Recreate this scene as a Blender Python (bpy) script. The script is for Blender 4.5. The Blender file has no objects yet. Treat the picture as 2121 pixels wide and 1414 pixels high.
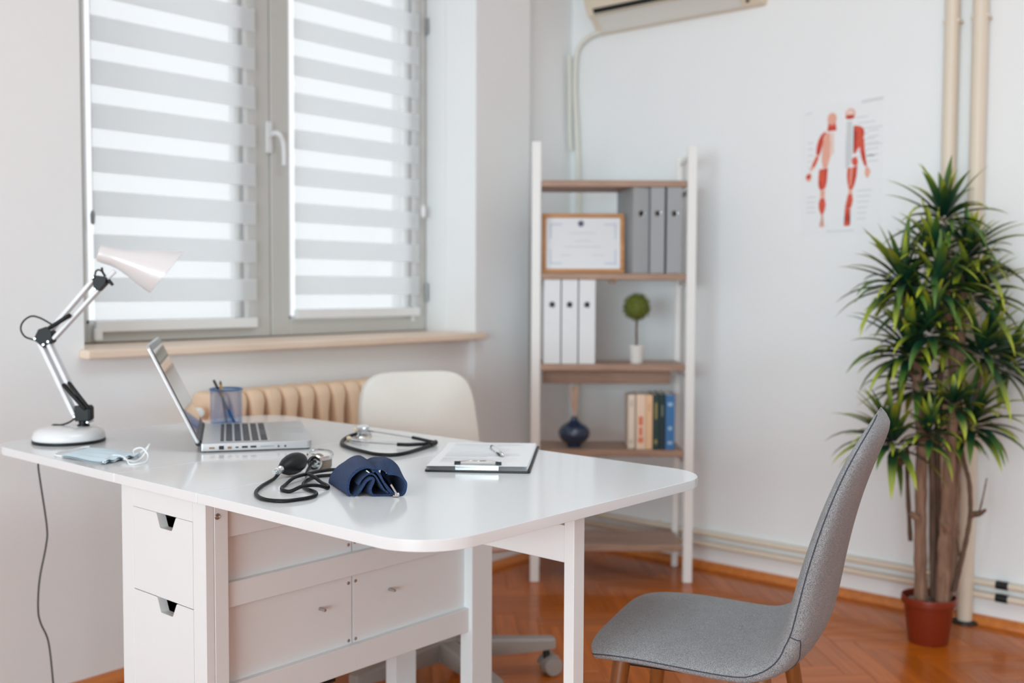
import bpy, bmesh, math, random
from mathutils import Vector, Matrix, Euler
random.seed(7)
PI = math.pi
SC = bpy.context.scene
COL = SC.collection

# ------------------------------------------------------------------ camera, world, light, exposure
def make_camera():
    cd = bpy.data.cameras.new('camera')
    cd.sensor_width = 36.0
    cd.lens = 37.39
    cd.clip_start = 0.05
    cd.dof.use_dof = True
    cd.dof.focus_distance = 1.86
    cd.dof.aperture_fstop = 2.8
    cam = bpy.data.objects.new('camera', cd)
    COL.objects.link(cam)
    pitch, yaw, roll = math.radians(2.95), math.radians(40.70), math.radians(0.26)
    fwd = Vector((math.cos(pitch) * math.cos(yaw), math.cos(pitch) * math.sin(yaw), -math.sin(pitch)))
    right = Vector((math.sin(yaw), -math.cos(yaw), 0))
    up = right.cross(fwd)
    c, s = math.cos(roll), math.sin(roll)
    r2 = c * right + s * up
    u2 = -s * right + c * up
    m = Matrix((r2, u2, -fwd)).transposed().to_4x4()
    m.translation = Vector((0, 0, 1.1146))
    cam.matrix_world = m
    SC.camera = cam
make_camera()

world = bpy.data.worlds.new('sky')
SC.world = world
world.use_nodes = True
wn = world.node_tree.nodes['Background']
wn.inputs[0].default_value = (0.90, 0.955, 1.0, 1)
wn.inputs[1].default_value = 1.42

def area_light(name, loc, direction, sx, sy, power, col):
    ld = bpy.data.lights.new(name, 'AREA')
    ld.shape = 'RECTANGLE'; ld.size = sx; ld.size_y = sy
    ld.energy = power; ld.color = col
    o = bpy.data.objects.new(name, ld)
    COL.objects.link(o)
    o.location = loc
    o.rotation_euler = Vector(direction).to_track_quat('-Z', 'Y').to_euler()
    return o
# daylight through the large window beside the camera
area_light('window_light_side', (-6.0, -1.5, 1.20), (1, 0.15, 0), 5.0, 2.2, 430, (0.72, 0.94, 1.02))
# added overhead fill to brighten table top and seat, not a known fixture
area_light('overhead_fill', (1.4, 0.5, 2.86), (0, 0, -1), 1.4, 1.4, 28, (0.72, 0.94, 1.02))

SC.view_settings.view_transform = 'Standard'
SC.view_settings.look = 'None'
SC.view_settings.exposure = -0.18
SC.view_settings.gamma = 1.0
SC.view_settings.use_curve_mapping = False
try:
    SC.cycles.use_denoising = True
    SC.cycles.max_bounces = 10
    SC.cycles.diffuse_bounces = 6
    SC.cycles.transparent_max_bounces = 12
    SC.cycles.sample_clamp_indirect = 8.0
    SC.cycles.caustics_reflective = False
    SC.cycles.caustics_refractive = False
except Exception:
    pass

# ------------------------------------------------------------------ materials
def lin(c):
    return tuple(((v / 255) / 12.92 if v / 255 <= 0.04045 else ((v / 255 + 0.055) / 1.055) ** 2.4) for v in c) + (1,)

def mat(name, rgb, rough=0.5, metal=0.0, coat=0.0, noise=0.0, nscale=20.0, bump=0.0, bscale=200.0, spec=0.5, sheen=0.0, trans=0.0, alpha=1.0, coat_rough=0.05):
    m = bpy.data.materials.new(name); m.use_nodes = True
    nt = m.node_tree; b = nt.nodes['Principled BSDF']
    c = lin(rgb)
    b.inputs['Base Color'].default_value = c
    b.inputs['Roughness'].default_value = rough
    b.inputs['Metallic'].default_value = metal
    b.inputs['Coat Weight'].default_value = coat
    b.inputs['Coat Roughness'].default_value = coat_rough
    b.inputs['Specular IOR Level'].default_value = spec
    b.inputs['Sheen Weight'].default_value = sheen
    b.inputs['Transmission Weight'].default_value = trans
    b.inputs['Alpha'].default_value = alpha
    tc = None
    if noise or bump:
        tc = nt.nodes.new('ShaderNodeTexCoord')
    if noise:
        n = nt.nodes.new('ShaderNodeTexNoise'); n.inputs['Scale'].default_value = nscale; n.inputs['Detail'].default_value = 4
        nt.links.new(tc.outputs['Object'], n.inputs['Vector'])
        mx = nt.nodes.new('ShaderNodeMix'); mx.data_type = 'RGBA'
        mx.inputs[6].default_value = tuple(max(0, v * (1 - noise)) for v in c[:3]) + (1,)
        mx.inputs[7].default_value = tuple(min(1, v * (1 + noise)) for v in c[:3]) + (1,)
        nt.links.new(n.outputs['Fac'], mx.inputs[0])
        nt.links.new(mx.outputs[2], b.inputs['Base Color'])
    if bump:
        n2 = nt.nodes.new('ShaderNodeTexNoise'); n2.inputs['Scale'].default_value = bscale; n2.inputs['Detail'].default_value = 3
        nt.links.new(tc.outputs['Object'], n2.inputs['Vector'])
        bp = nt.nodes.new('ShaderNodeBump'); bp.inputs['Strength'].default_value = bump; bp.inputs['Distance'].default_value = 0.002
        nt.links.new(n2.outputs['Fac'], bp.inputs['Height'])
        nt.links.new(bp.outputs['Normal'], b.inputs['Normal'])
    return m

def wood(name, dark, light, rough=0.45, scale=(2.0, 30.0, 30.0), coat=0.0, rand=None, uv=False, spec=0.5):
    """wood grain stretched along local x (or along the uv's u); rand = 'object' or 'island' varies each plank"""
    m = bpy.data.materials.new(name); m.use_nodes = True
    nt = m.node_tree; b = nt.nodes['Principled BSDF']
    b.inputs['Roughness'].default_value = rough
    b.inputs['Coat Weight'].default_value = coat
    b.inputs['Coat Roughness'].default_value = 0.05
    b.inputs['Specular IOR Level'].default_value = spec
    tc = nt.nodes.new('ShaderNodeTexCoord')
    mp = nt.nodes.new('ShaderNodeMapping')
    mp.inputs['Scale'].default_value = scale
    nt.links.new(tc.outputs['UV' if uv else 'Object'], mp.inputs['Vector'])
    n = nt.nodes.new('ShaderNodeTexNoise'); n.inputs['Scale'].default_value = 1.0; n.inputs['Detail'].default_value = 6; n.inputs['Roughness'].default_value = 0.65
    n.noise_dimensions = '4D'
    nt.links.new(mp.outputs['Vector'], n.inputs['Vector'])
    cr = nt.nodes.new('ShaderNodeValToRGB')
    cr.color_ramp.elements[0].position = 0.3; cr.color_ramp.elements[0].color = lin(dark)
    cr.color_ramp.elements[1].position = 0.7; cr.color_ramp.elements[1].color = lin(light)
    nt.links.new(n.outputs['Fac'], cr.inputs['Fac'])
    out = cr.outputs['Color']
    if rand:
        if rand == 'object':
            r = nt.nodes.new('ShaderNodeObjectInfo'); ro = r.outputs['Random']
        else:
            r = nt.nodes.new('ShaderNodeNewGeometry'); ro = r.outputs['Random Per Island']
        mul = nt.nodes.new('ShaderNodeMath'); mul.operation = 'MULTIPLY'; mul.inputs[1].default_value = 37.0
        nt.links.new(ro, mul.inputs[0]); nt.links.new(mul.outputs[0], n.inputs['W'])
        mr = nt.nodes.new('ShaderNodeMapRange'); mr.inputs['To Min'].default_value = 0.84; mr.inputs['To Max'].default_value = 1.12
        nt.links.new(ro, mr.inputs['Value'])
        hs = nt.nodes.new('ShaderNodeHueSaturation')
        nt.links.new(mr.outputs['Result'], hs.inputs['Value']); nt.links.new(out, hs.inputs['Color'])
        out = hs.outputs['Color']
    nt.links.new(out, b.inputs['Base Color'])
    return m

def fabric(name, c1, c2, scale=900.0, bump=0.5, rough=0.9, sheen=0.3, blotch=0.0):
    """woven cloth: two thread colours in a fine checker of waves plus relief"""
    m = bpy.data.materials.new(name); m.use_nodes = True
    nt = m.node_tree; b = nt.nodes['Principled BSDF']
    b.inputs['Roughness'].default_value = rough; b.inputs['Sheen Weight'].default_value = sheen
    b.inputs['Specular IOR Level'].default_value = 0.2
    tc = nt.nodes.new('ShaderNodeTexCoord')
    mp = nt.nodes.new('ShaderNodeMapping'); mp.inputs['Scale'].default_value = (scale, scale * 0.6, scale * 0.7)
    nt.links.new(tc.outputs['Object'], mp.inputs['Vector'])
    n = nt.nodes.new('ShaderNodeTexNoise'); n.inputs['Scale'].default_value = 1.0; n.inputs['Detail'].default_value = 2
    nt.links.new(mp.outputs['Vector'], n.inputs['Vector'])
    n2 = nt.nodes.new('ShaderNodeTexNoise'); n2.inputs['Scale'].default_value = 28.0; n2.inputs['Detail'].default_value = 4
    nt.links.new(tc.outputs['Object'], n2.inputs['Vector'])
    cr = nt.nodes.new('ShaderNodeValToRGB')
    cr.color_ramp.elements[0].position = 0.36; cr.color_ramp.elements[0].color = lin(c1)
    cr.color_ramp.elements[1].position = 0.64; cr.color_ramp.elements[1].color = lin(c2)
    nt.links.new(n.outputs['Fac'], cr.inputs['Fac'])
    mr = nt.nodes.new('ShaderNodeMapRange'); mr.inputs['To Min'].default_value = 1 - blotch; mr.inputs['To Max'].default_value = 1 + blotch
    nt.links.new(n2.outputs['Fac'], mr.inputs['Value'])
    hs = nt.nodes.new('ShaderNodeHueSaturation')
    nt.links.new(mr.outputs['Result'], hs.inputs['Value']); nt.links.new(cr.outputs['Color'], hs.inputs['Color'])
    nt.links.new(hs.outputs['Color'], b.inputs['Base Color'])
    bp = nt.nodes.new('ShaderNodeBump'); bp.inputs['Strength'].default_value = bump; bp.inputs['Distance'].default_value = 0.001
    nt.links.new(n.outputs['Fac'], bp.inputs['Height']); nt.links.new(bp.outputs['Normal'], b.inputs['Normal'])
    return m

def sheer(name, rgb, through, trans_share=0.6):
    """thin cloth: part open weave (straight through), part cloth that scatters light to both sides"""
    m = bpy.data.materials.new(name); m.use_nodes = True
    nt = m.node_tree
    for n in list(nt.nodes):
        nt.nodes.remove(n)
    out = nt.nodes.new('ShaderNodeOutputMaterial')
    d = nt.nodes.new('ShaderNodeBsdfDiffuse'); d.inputs[0].default_value = lin(rgb)
    t = nt.nodes.new('ShaderNodeBsdfTranslucent'); t.inputs[0].default_value = lin(rgb)
    m1 = nt.nodes.new('ShaderNodeMixShader'); m1.inputs[0].default_value = trans_share
    nt.links.new(d.outputs[0], m1.inputs[1]); nt.links.new(t.outputs[0], m1.inputs[2])
    last = m1.outputs[0]
    if through > 0:
        tr = nt.nodes.new('ShaderNodeBsdfTransparent')
        m2 = nt.nodes.new('ShaderNodeMixShader'); m2.inputs[0].default_value = through
        nt.links.new(last, m2.inputs[1]); nt.links.new(tr.outputs[0], m2.inputs[2]); last = m2.outputs[0]
    nt.links.new(last, out.inputs['Surface'])
    return m

def glass(name, tint=(255, 255, 255), refl=0.06):
    m = bpy.data.materials.new(name); m.use_nodes = True
    nt = m.node_tree
    for n in list(nt.nodes):
        nt.nodes.remove(n)
    out = nt.nodes.new('ShaderNodeOutputMaterial')
    tr = nt.nodes.new('ShaderNodeBsdfTransparent'); tr.inputs[0].default_value = lin(tint)
    gl = nt.nodes.new('ShaderNodeBsdfGlossy'); gl.inputs['Roughness'].default_value = 0.02
    mx = nt.nodes.new('ShaderNodeMixShader'); mx.inputs[0].default_value = refl
    nt.links.new(tr.outputs[0], mx.inputs[1]); nt.links.new(gl.outputs[0], mx.inputs[2])
    nt.links.new(mx.outputs[0], out.inputs['Surface'])
    return m

def leaf_mat(name, base, tip):
    """leaf colour runs from the base of the blade to its tip along the uv's u"""
    m = bpy.data.materials.new(name); m.use_nodes = True
    nt = m.node_tree; b = nt.nodes['Principled BSDF']
    b.inputs['Roughness'].default_value = 0.38; b.inputs['Specular IOR Level'].default_value = 0.5
    uvn = nt.nodes.new('ShaderNodeUVMap')
    sp = nt.nodes.new('ShaderNodeSeparateXYZ'); nt.links.new(uvn.outputs[0], sp.inputs[0])
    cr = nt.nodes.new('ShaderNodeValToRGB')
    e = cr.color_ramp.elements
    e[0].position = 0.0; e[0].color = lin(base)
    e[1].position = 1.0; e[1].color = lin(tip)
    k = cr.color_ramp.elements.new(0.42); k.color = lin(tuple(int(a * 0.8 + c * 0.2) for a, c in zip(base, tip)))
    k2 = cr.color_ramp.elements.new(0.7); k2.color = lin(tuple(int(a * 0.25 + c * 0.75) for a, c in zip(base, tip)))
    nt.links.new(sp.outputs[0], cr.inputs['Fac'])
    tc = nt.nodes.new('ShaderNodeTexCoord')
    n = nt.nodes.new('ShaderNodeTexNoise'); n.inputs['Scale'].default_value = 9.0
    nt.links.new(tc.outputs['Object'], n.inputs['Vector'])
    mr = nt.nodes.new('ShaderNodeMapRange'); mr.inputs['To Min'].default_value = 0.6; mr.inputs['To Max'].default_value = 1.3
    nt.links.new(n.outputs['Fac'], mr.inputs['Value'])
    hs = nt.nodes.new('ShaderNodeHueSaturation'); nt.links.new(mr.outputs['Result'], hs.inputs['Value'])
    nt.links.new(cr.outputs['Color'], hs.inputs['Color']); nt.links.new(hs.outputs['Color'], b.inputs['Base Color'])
    return m

# ------------------------------------------------------------------ mesh helpers
class MB:
    """collects shapes and links them as ONE mesh object"""
    def __init__(self):
        self.v = []; self.f = []; self.weighted = False
    def add(self, vs, fs, M=None):
        o = len(self.v)
        self.v += [tuple(M @ Vector(p)) if M else tuple(p) for p in vs]
        self.f += [tuple(i + o for i in f) for f in fs]
        return self
    def box(self, x0, x1, y0, y1, z0, z1, bev=0.0, M=None, seg=1):
        if bev <= 0:
            vs = [(x, y, z) for x in (x0, x1) for y in (y0, y1) for z in (z0, z1)]
            fs = [(0, 1, 3, 2), (4, 6, 7, 5), (0, 4, 5, 1), (2, 3, 7, 6), (0, 2, 6, 4), (1, 5, 7, 3)]
            return self.add(vs, fs, M)
        self.weighted = True
        bm = bmesh.new()
        bmesh.ops.create_cube(bm, size=1.0)
        for v in bm.verts:
            v.co = Vector(((x0 + x1) / 2 + v.co.x * (x1 - x0), (y0 + y1) / 2 + v.co.y * (y1 - y0), (z0 + z1) / 2 + v.co.z * (z1 - z0)))
        bmesh.ops.bevel(bm, geom=list(bm.edges), offset=bev, segments=seg, profile=0.5, affect='EDGES')
        self.bm(bm, M); bm.free()
        return self
    def bm(self, bm, M=None):
        bm.verts.index_update()
        self.add([v.co[:] for v in bm.verts], [[v.index for v in f.verts] for f in bm.faces], M)
    def tube(self, pts, r, seg=10, closed=False, cap=True, M=None):
        pts = [Vector(p) for p in pts]
        n = len(pts)
        rs = r if isinstance(r, (list, tuple)) else [r] * n
        tang = []
        for i in range(n):
            a = pts[(i - 1) % n] if (closed or i > 0) else pts[i]
            b = pts[(i + 1) % n] if (closed or i < n - 1) else pts[i]
            t = (b - a)
            tang.append(t.normalized() if t.length > 1e-9 else Vector((0, 0, 1)))
        up = Vector((0, 0, 1)) if abs(tang[0].z) < 0.9 else Vector((1, 0, 0))
        nrm = (up - tang[0] * up.dot(tang[0])).normalized()
        vs = []; fs = []
        for i in range(n):
            nrm = nrm - tang[i] * nrm.dot(tang[i])
            if nrm.length < 1e-6:
                nrm = tang[i].orthogonal()
            nrm.normalize()
            bi = tang[i].cross(nrm)
            for k in range(seg):
                a = 2 * PI * k / seg
                vs.append(pts[i] + (nrm * math.cos(a) + bi * math.sin(a)) * rs[i])
        for i in range(n if closed else n - 1):
            j = (i + 1) % n
            for k in range(seg):
                k2 = (k + 1) % seg
                fs.append((i * seg + k, i * seg + k2, j * seg + k2, j * seg + k))
        if cap and not closed:
            fs.append(tuple(range(seg))[::-1]); fs.append(tuple((n - 1) * seg + k for k in range(seg)))
        return self.add(vs, fs, M)
    def cyl(self, p0, p1, r0, r1=None, seg=20, M=None):
        return self.tube([p0, p1], [r0, r0 if r1 is None else r1], seg, M=M)
    def lathe(self, prof, seg=32, M=None, cap0=True, cap1=True):
        vs = []; fs = []
        for (r, z) in prof:
            for k in range(seg):
                a = 2 * PI * k / seg
                vs.append((r * math.cos(a), r * math.sin(a), z))
        for i in range(len(prof) - 1):
            for k in range(seg):
                k2 = (k + 1) % seg
                fs.append((i * seg + k, i * seg + k2, (i + 1) * seg + k2, (i + 1) * seg + k))
        if cap0: fs.append(tuple(range(seg))[::-1])
        if cap1: fs.append(tuple((len(prof) - 1) * seg + k for k in range(seg)))
        return self.add(vs, fs, M)
    def prism(self, poly, z0, z1, M=None, bev=0.0, seg=2):
        """poly in local xy (counter-clockwise), extruded in z"""
        bm = bmesh.new()
        vb = [bm.verts.new((x, y, z0)) for x, y in poly]
        f = bm.faces.new(vb)
        r = bmesh.ops.extrude_face_region(bm, geom=[f])
        up = [g for g in r['geom'] if isinstance(g, bmesh.types.BMVert)]
        for v in up: v.co.z = z1
        bmesh.ops.recalc_face_normals(bm, faces=bm.faces)
        if bev > 0:
            self.weighted = True
            ed = [e for e in bm.edges if abs(e.verts[0].co.z - e.verts[1].co.z) < 1e-7]
            bmesh.ops.bevel(bm, geom=ed, offset=bev, segments=seg, profile=0.5, affect='EDGES')
        self.bm(bm, M); bm.free()
        return self
    def grid(self, rows, M=None, closed_u=False, closed_v=False):
        n = len(rows); m = len(rows[0])
        vs = [p for r in rows for p in r]; fs = []
        for i in range(n if closed_u else n - 1):
            i2 = (i + 1) % n
            for j in range(m if closed_v else m - 1):
                j2 = (j + 1) % m
                fs.append((i * m + j, i2 * m + j, i2 * m + j2, i * m + j2))
        return self.add(vs, fs, M)
    def sphere(self, c, rx, ry=None, rz=None, seg=20, rings=12, M=None):
        ry = rx if ry is None else ry; rz = rx if rz is None else rz
        vs = []; fs = []
        for i in range(rings + 1):
            t = PI * i / rings
            for k in range(seg):
                a = 2 * PI * k / seg
                vs.append((c[0] + rx * math.sin(t) * math.cos(a), c[1] + ry * math.sin(t) * math.sin(a), c[2] + rz * math.cos(t)))
        for i in range(rings):
            for k in range(seg):
                k2 = (k + 1) % seg
                fs.append((i * seg + k, (i + 1) * seg + k, (i + 1) * seg + k2, i * seg + k2))
        return self.add(vs, fs, M)
    def mesh(self, name, material, smooth=True, angle=35):
        me = bpy.data.meshes.new(name)
        me.from_pydata([tuple(p) for p in self.v], [], self.f)
        bm = bmesh.new(); bm.from_mesh(me)
        bmesh.ops.remove_doubles(bm, verts=bm.verts, dist=1e-6)
        bmesh.ops.recalc_face_normals(bm, faces=bm.faces)
        bm.to_mesh(me); bm.free()
        if material is not None:
            me.materials.append(material)
        if smooth:
            for p in me.polygons: p.use_smooth = True
            me.set_sharp_from_angle(angle=math.radians(angle))
        return me
    def build(self, name, material, parent=None, smooth=True, angle=35, loc=None, rot=None):
        o = bpy.data.objects.new(name, self.mesh(name, material, smooth, angle))
        COL.objects.link(o)
        if parent is not None: o.parent = parent
        if loc is not None: o.location = loc
        if rot is not None: o.rotation_euler = rot
        if self.weighted and smooth:
            md = o.modifiers.new('weighted_normals', 'WEIGHTED_NORMAL'); md.keep_sharp = True; md.weight = 100
        return o

def link_mesh(name, me, parent=None, loc=None, rot=None):
    o = bpy.data.objects.new(name, me); COL.objects.link(o)
    if parent is not None: o.parent = parent
    if loc is not None: o.location = loc
    if rot is not None: o.rotation_euler = rot
    return o

def thing(name, label, cat, loc=(0, 0, 0), rotz=0.0, group=None, kind=None):
    o = bpy.data.objects.new(name, None); COL.objects.link(o)
    o.empty_display_size = 0.1
    o.location = loc; o.rotation_euler = (0, 0, rotz)
    tag(o, label, cat, group, kind)
    return o
def tag(o, label=None, cat=None, group=None, kind=None):
    if label: o['label'] = label
    if cat: o['category'] = cat
    if group: o['group'] = group
    if kind: o['kind'] = kind
    return o
def struct(o, label=None):
    o['kind'] = 'structure'
    if label: o['label'] = label
    return o

def spline(pts, n=8, closed=False):
    P = [Vector(p) for p in pts]; out = []
    m = len(P)
    rng = range(m if closed else m - 1)
    for i in rng:
        if closed:
            a, b, c, d = P[(i - 1) % m], P[i], P[(i + 1) % m], P[(i + 2) % m]
        else:
            a = P[i - 1] if i > 0 else P[0] * 2 - P[1]
            b, c = P[i], P[i + 1]
            d = P[i + 2] if i + 2 < m else P[m - 1] * 2 - P[m - 2]
        for k in range(n):
            t = k / n
            out.append(0.5 * ((2 * b) + (c - a) * t + (2 * a - 5 * b + 4 * c - d) * t * t + (3 * b - a - 3 * c + d) * t ** 3))
    if not closed: out.append(P[-1])
    return out

def round_poly(pts, r, n=8):
    """round the corners of a polygon; r one radius or one per corner"""
    out = []; m = len(pts)
    for i in range(m):
        p = Vector(pts[i]).to_2d() if len(pts[i]) > 2 else Vector(pts[i])
        a = Vector(pts[i - 1]); b = Vector(pts[(i + 1) % m])
        ri = r[i] if isinstance(r, (list, tuple)) else r
        if ri <= 0:
            out.append((p.x, p.y)); continue
        da = (a - p).normalized(); db = (b - p).normalized()
        ang = da.angle(db)
        t = ri / math.tan(ang / 2)
        p0 = p + da * t; p1 = p + db * t
        cen = p + (da + db).normalized() * (ri / math.sin(ang / 2))
        a0 = math.atan2(p0.y - cen.y, p0.x - cen.x); a1 = math.atan2(p1.y - cen.y, p1.x - cen.x)
        d = a1 - a0
        while d > PI: d -= 2 * PI
        while d < -PI: d += 2 * PI
        for k in range(n + 1):
            aa = a0 + d * k / n
            out.append((cen.x + ri * math.cos(aa), cen.y + ri * math.sin(aa)))
    return out

def frame(origin, xdir, zdir=(0, 0, 1)):
    """matrix with local x along xdir, local z as near zdir as it goes"""
    x = Vector(xdir).normalized(); z = Vector(zdir)
    z = (z - x * z.dot(x)).normalized(); y = z.cross(x)
    m = Matrix((x, y, z)).transposed().to_4x4(); m.translation = Vector(origin)
    return m
def frame_z(origin, zdir, xhint=(1, 0, 0)):
    z = Vector(zdir).normalized(); x = Vector(xhint)
    x = x - z * x.dot(z)
    if x.length < 1e-6: x = z.orthogonal()
    x.normalize(); y = z.cross(x)
    m = Matrix((x, y, z)).transposed().to_4x4(); m.translation = Vector(origin)
    return m

# ------------------------------------------------------------------ the room
XR, YW, YR, ZC = 3.685, 2.773, 2.835, 2.9      # right wall, window wall, recess beside the pillar, ceiling
X0, Y0 = -6.6, -4.9                              # walls behind the camera
M_wall = mat('white_wall_paint', (238, 239, 240), 0.75, bump=0.15, bscale=60, noise=0.012, nscale=3)
M_ceil = mat('ceiling_paint', (240, 240, 238), 0.85)
M_trimwhite = mat('window_white', (236, 237, 237), 0.4)
M_frame = mat('window_grey', (198, 198, 194), 0.42)
M_gasket = mat('window_gasket', (88, 88, 84), 0.6)
M_glass = glass('window_glass')
M_sill = wood('sill_wood', (232, 206, 184), (242, 222, 204), 0.4, (3, 30, 30))
M_plank = wood('parquet_oak', (160, 76, 6), (202, 108, 24), 0.3, (3.0, 55.0, 1.0), coat=0.3, spec=0.2, rand='object', uv=True)
M_plank_many = wood('parquet_oak_far', (160, 76, 6), (202, 108, 24), 0.3, (3.0, 55.0, 1.0), coat=0.3, spec=0.2, rand='island', uv=True)
M_joint = mat('parquet_joint', (96, 46, 14), 0.7)
M_base = wood('baseboard_oak', (186, 104, 44), (214, 130, 62), 0.3, (3, 40, 40), coat=0.3)

b = MB(); b.box(X0 - .2, XR + .2, Y0 - .2, YR + .4, -0.10, -0.009)
floor = struct(b.build('floor', M_joint, smooth=False), 'glossy orange oak herringbone parquet floor')

# herringbone of single planks; those that show largest are parts, the rest one piece of floor
def parquet():
    L, W = 0.35, 0.07
    A = math.radians(45)
    ca, sa = math.cos(A), math.sin(A)
    cam = SC.camera; mi = cam.matrix_world.inverted()
    fpx = 2203.0
    items = []
    for i in range(-190, 190):
        for j in range(-44, 44):
            for kind in (0, 1):
                ox = i * W + j * L; oy = i * W - j * L
                if kind == 0: cx, cy, rot = ox + L / 2, oy + W / 2, 0.0
                else: cx, cy, rot = ox + L + W / 2, oy + W - L / 2, PI / 2
                wx, wy = ca * cx - sa * cy, sa * cx + ca * cy
                if not (X0 - .1 < wx < XR + .1 and Y0 - .1 < wy < YR + .1): continue
                p = mi @ Vector((wx, wy, 0))
                score = 0
                if p.z < -0.3:
                    u = 1060.5 + fpx * p.x / -p.z; v = 707 - fpx * p.y / -p.z
                    if -40 < u < 2160 and 700 < v < 1450 and wx < XR + .05:
                        score = 1.0 / p.length
                        # behind the solid front of the table cabinet or the wall nothing shows
                        if 260 < u < 480 or (wy > YW + .05): score = 0
                items.append((score, wx, wy, rot + A))
    items.sort(key=lambda t: -t[0])
    g = 0.0003
    bm = bmesh.new()
    bmesh.ops.create_cube(bm, size=1.0)
    for v in bm.verts:
        v.co = Vector((v.co.x * (L - 2 * g), v.co.y * (W - 2 * g), -0.006 + v.co.z * 0.012))
    top = [e for e in bm.edges if all(v.co.z > -0.001 for v in e.verts)]
    bmesh.ops.bevel(bm, geom=top, offset=0.0008, segments=1, affect='EDGES')
    uvl = bm.loops.layers.uv.new('uv')
    for f in bm.faces:
        for lp in f.loops: lp[uvl].uv = (lp.vert.co.x, lp.vert.co.y)
    me = bpy.data.meshes.new('plank'); bm.to_mesh(me)
    me.materials.append(M_plank)
    n = 0
    rest = []
    for s, wx, wy, r in items:
        if s > 0 and n < 290:
            o = bpy.data.objects.new('plank', me); COL.objects.link(o); o.parent = floor
            o.location = (wx, wy, random.uniform(-0.0003, 0.0)); o.rotation_euler = (random.uniform(-.0015, .0015), random.uniform(-.0007, .0007), r)
            n += 1
        else:
            rest.append((wx, wy, r))
    big = bmesh.new(); 
    for wx, wy, r in rest:
        t = bm.copy(); t.transform(Matrix.Translation((wx, wy, random.uniform(-0.0003, 0))) @ Matrix.Rotation(r, 4, 'Z'))
        tm = bpy.data.meshes.new('t'); t.to_mesh(tm); t.free(); big.from_mesh(tm); bpy.data.meshes.remove(tm)
    bme = bpy.data.meshes.new('planks'); big.to_mesh(bme); big.free(); bm.free()
    bme.materials.append(M_plank_many)
    o = bpy.data.objects.new('parquet_remainder', bme); COL.objects.link(o); o.parent = floor
    o['kind'] = 'stuff'
parquet()

b = MB(); b.box(X0 - .2, XR + .2, Y0 - .2, YR + .4, ZC, ZC + .1)
struct(b.build('ceiling', M_ceil, smooth=False))
b = MB(); b.box(XR, XR + .2, Y0 - .2, YR + .4, -.02, ZC)
struct(b.build('wall_right', M_wall, smooth=False), 'white plastered wall on the right behind shelf and plant')
# window wall: left part, shallow niche under the sill, lintel, pillar, recess up to the corner
WX0, WX1, WZ0, WZ1 = 1.435, 3.008, 0.915, 2.50
b = MB()
b.box(X0 - .2, WX0, YW, YR + .4, -.02, ZC)
b.add([(WX0, YW, -.02), (WX1, 2.807, -.02), (WX1, YR + .4, -.02), (WX0, YR + .4, -.02), (WX0, YW, WZ0), (WX1, 2.807, WZ0), (WX1, YR + .4, WZ0), (WX0, YR + .4, WZ0)], [(0, 1, 5, 4), (1, 2, 6, 5), (2, 3, 7, 6), (3, 0, 4, 7), (0, 3, 2, 1), (4, 5, 6, 7)])
b.box(WX0, WX1, YW, YR + .4, WZ1, ZC)
b.box(WX1, 3.326, YW, YR + .4, -.02, ZC)
b.box(WX1 - .006, WX1, 2.93, YR + .4, WZ0, WZ1)
b.box(3.326, XR, YR, YR + .4, -.02, ZC)
struct(b.build('wall_window', M_wall, smooth=False), 'white window wall with a niche, a pillar and a recessed corner')
# walls behind the camera, each with a window the daylight comes through
b = MB()
b.box(X0 - .2, X0, Y0 - .2, -4.0, -.02, ZC); b.box(X0 - .2, X0, 1.0, YR + .4, -.02, ZC)
b.box(X0 - .2, X0, -4.0, 1.0, -.02, .06); b.box(X0 - .2, X0, -4.0, 1.0, 2.32, ZC)
struct(b.build('wall_left', M_wall, smooth=False))
b = MB(); b.box(X0, XR + .2, Y0 - .2, Y0, -.02, ZC)
struct(b.build('wall_back', M_wall, smooth=False))
def plain_window(name, x0, x1, y0, y1, z0, z1, along):
    b = MB(); t = .06
    if along == 'y':
        for z in (z0, z1 - t): b.box(x0, x1, y0, y1, z, z + t)
        for k in range(3):
            y = y0 + (y1 - y0 - t) * k / 2; b.box(x0, x1, y, y + t, z0 + t, z1 - t)
    else:
        for z in (z0, z1 - t): b.box(x0, x1, y0, y1, z, z + t)
        for k in range(3):
            x = x0 + (x1 - x0 - t) * k / 2; b.box(x, x + t, y0, y1, z0 + t, z1 - t)
    struct(b.build(name, M_trimwhite, smooth=False))
plain_window('window_2', X0 - .1, X0 - .04, -4.0, 1.0, .06, 2.32, 'y')

# quarter-round oak baseboards
def quarter(p0, p1, inward, r=.028):
    p0 = Vector(p0); p1 = Vector(p1); n = Vector(inward)
    prof = [(0, 0)] + [(r * math.cos(a), r * math.sin(a)) for a in [PI / 2 * k / 6 for k in range(7)]]
    rows = [[tuple(p + n * q[0] + Vector((0, 0, q[1]))) for q in prof] for p in (p0, p1)]
    b = MB(); b.grid(rows, closed_v=True)
    m = len(prof); b.f.append(tuple(range(m))); b.f.append(tuple(range(m, 2 * m))[::-1])
    return b
struct(quarter((XR, Y0, 0), (XR, YR, 0), (-1, 0, 0)).build('baseboard_right', M_base))
struct(quarter((X0, YW, 0), (WX0, YW, 0), (0, -1, 0)).build('baseboard_window', M_base))
struct(quarter((WX0, YW, 0), (WX1, 2.807, 0), (0, -1, 0)).build('baseboard_niche', M_base))
struct(quarter((WX1, YW, 0), (3.326, YW, 0), (0, -1, 0)).build('baseboard_pillar', M_base))
struct(quarter((3.326, YR, 0), (XR, YR, 0), (0, -1, 0)).build('baseboard_recess', M_base))

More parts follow.
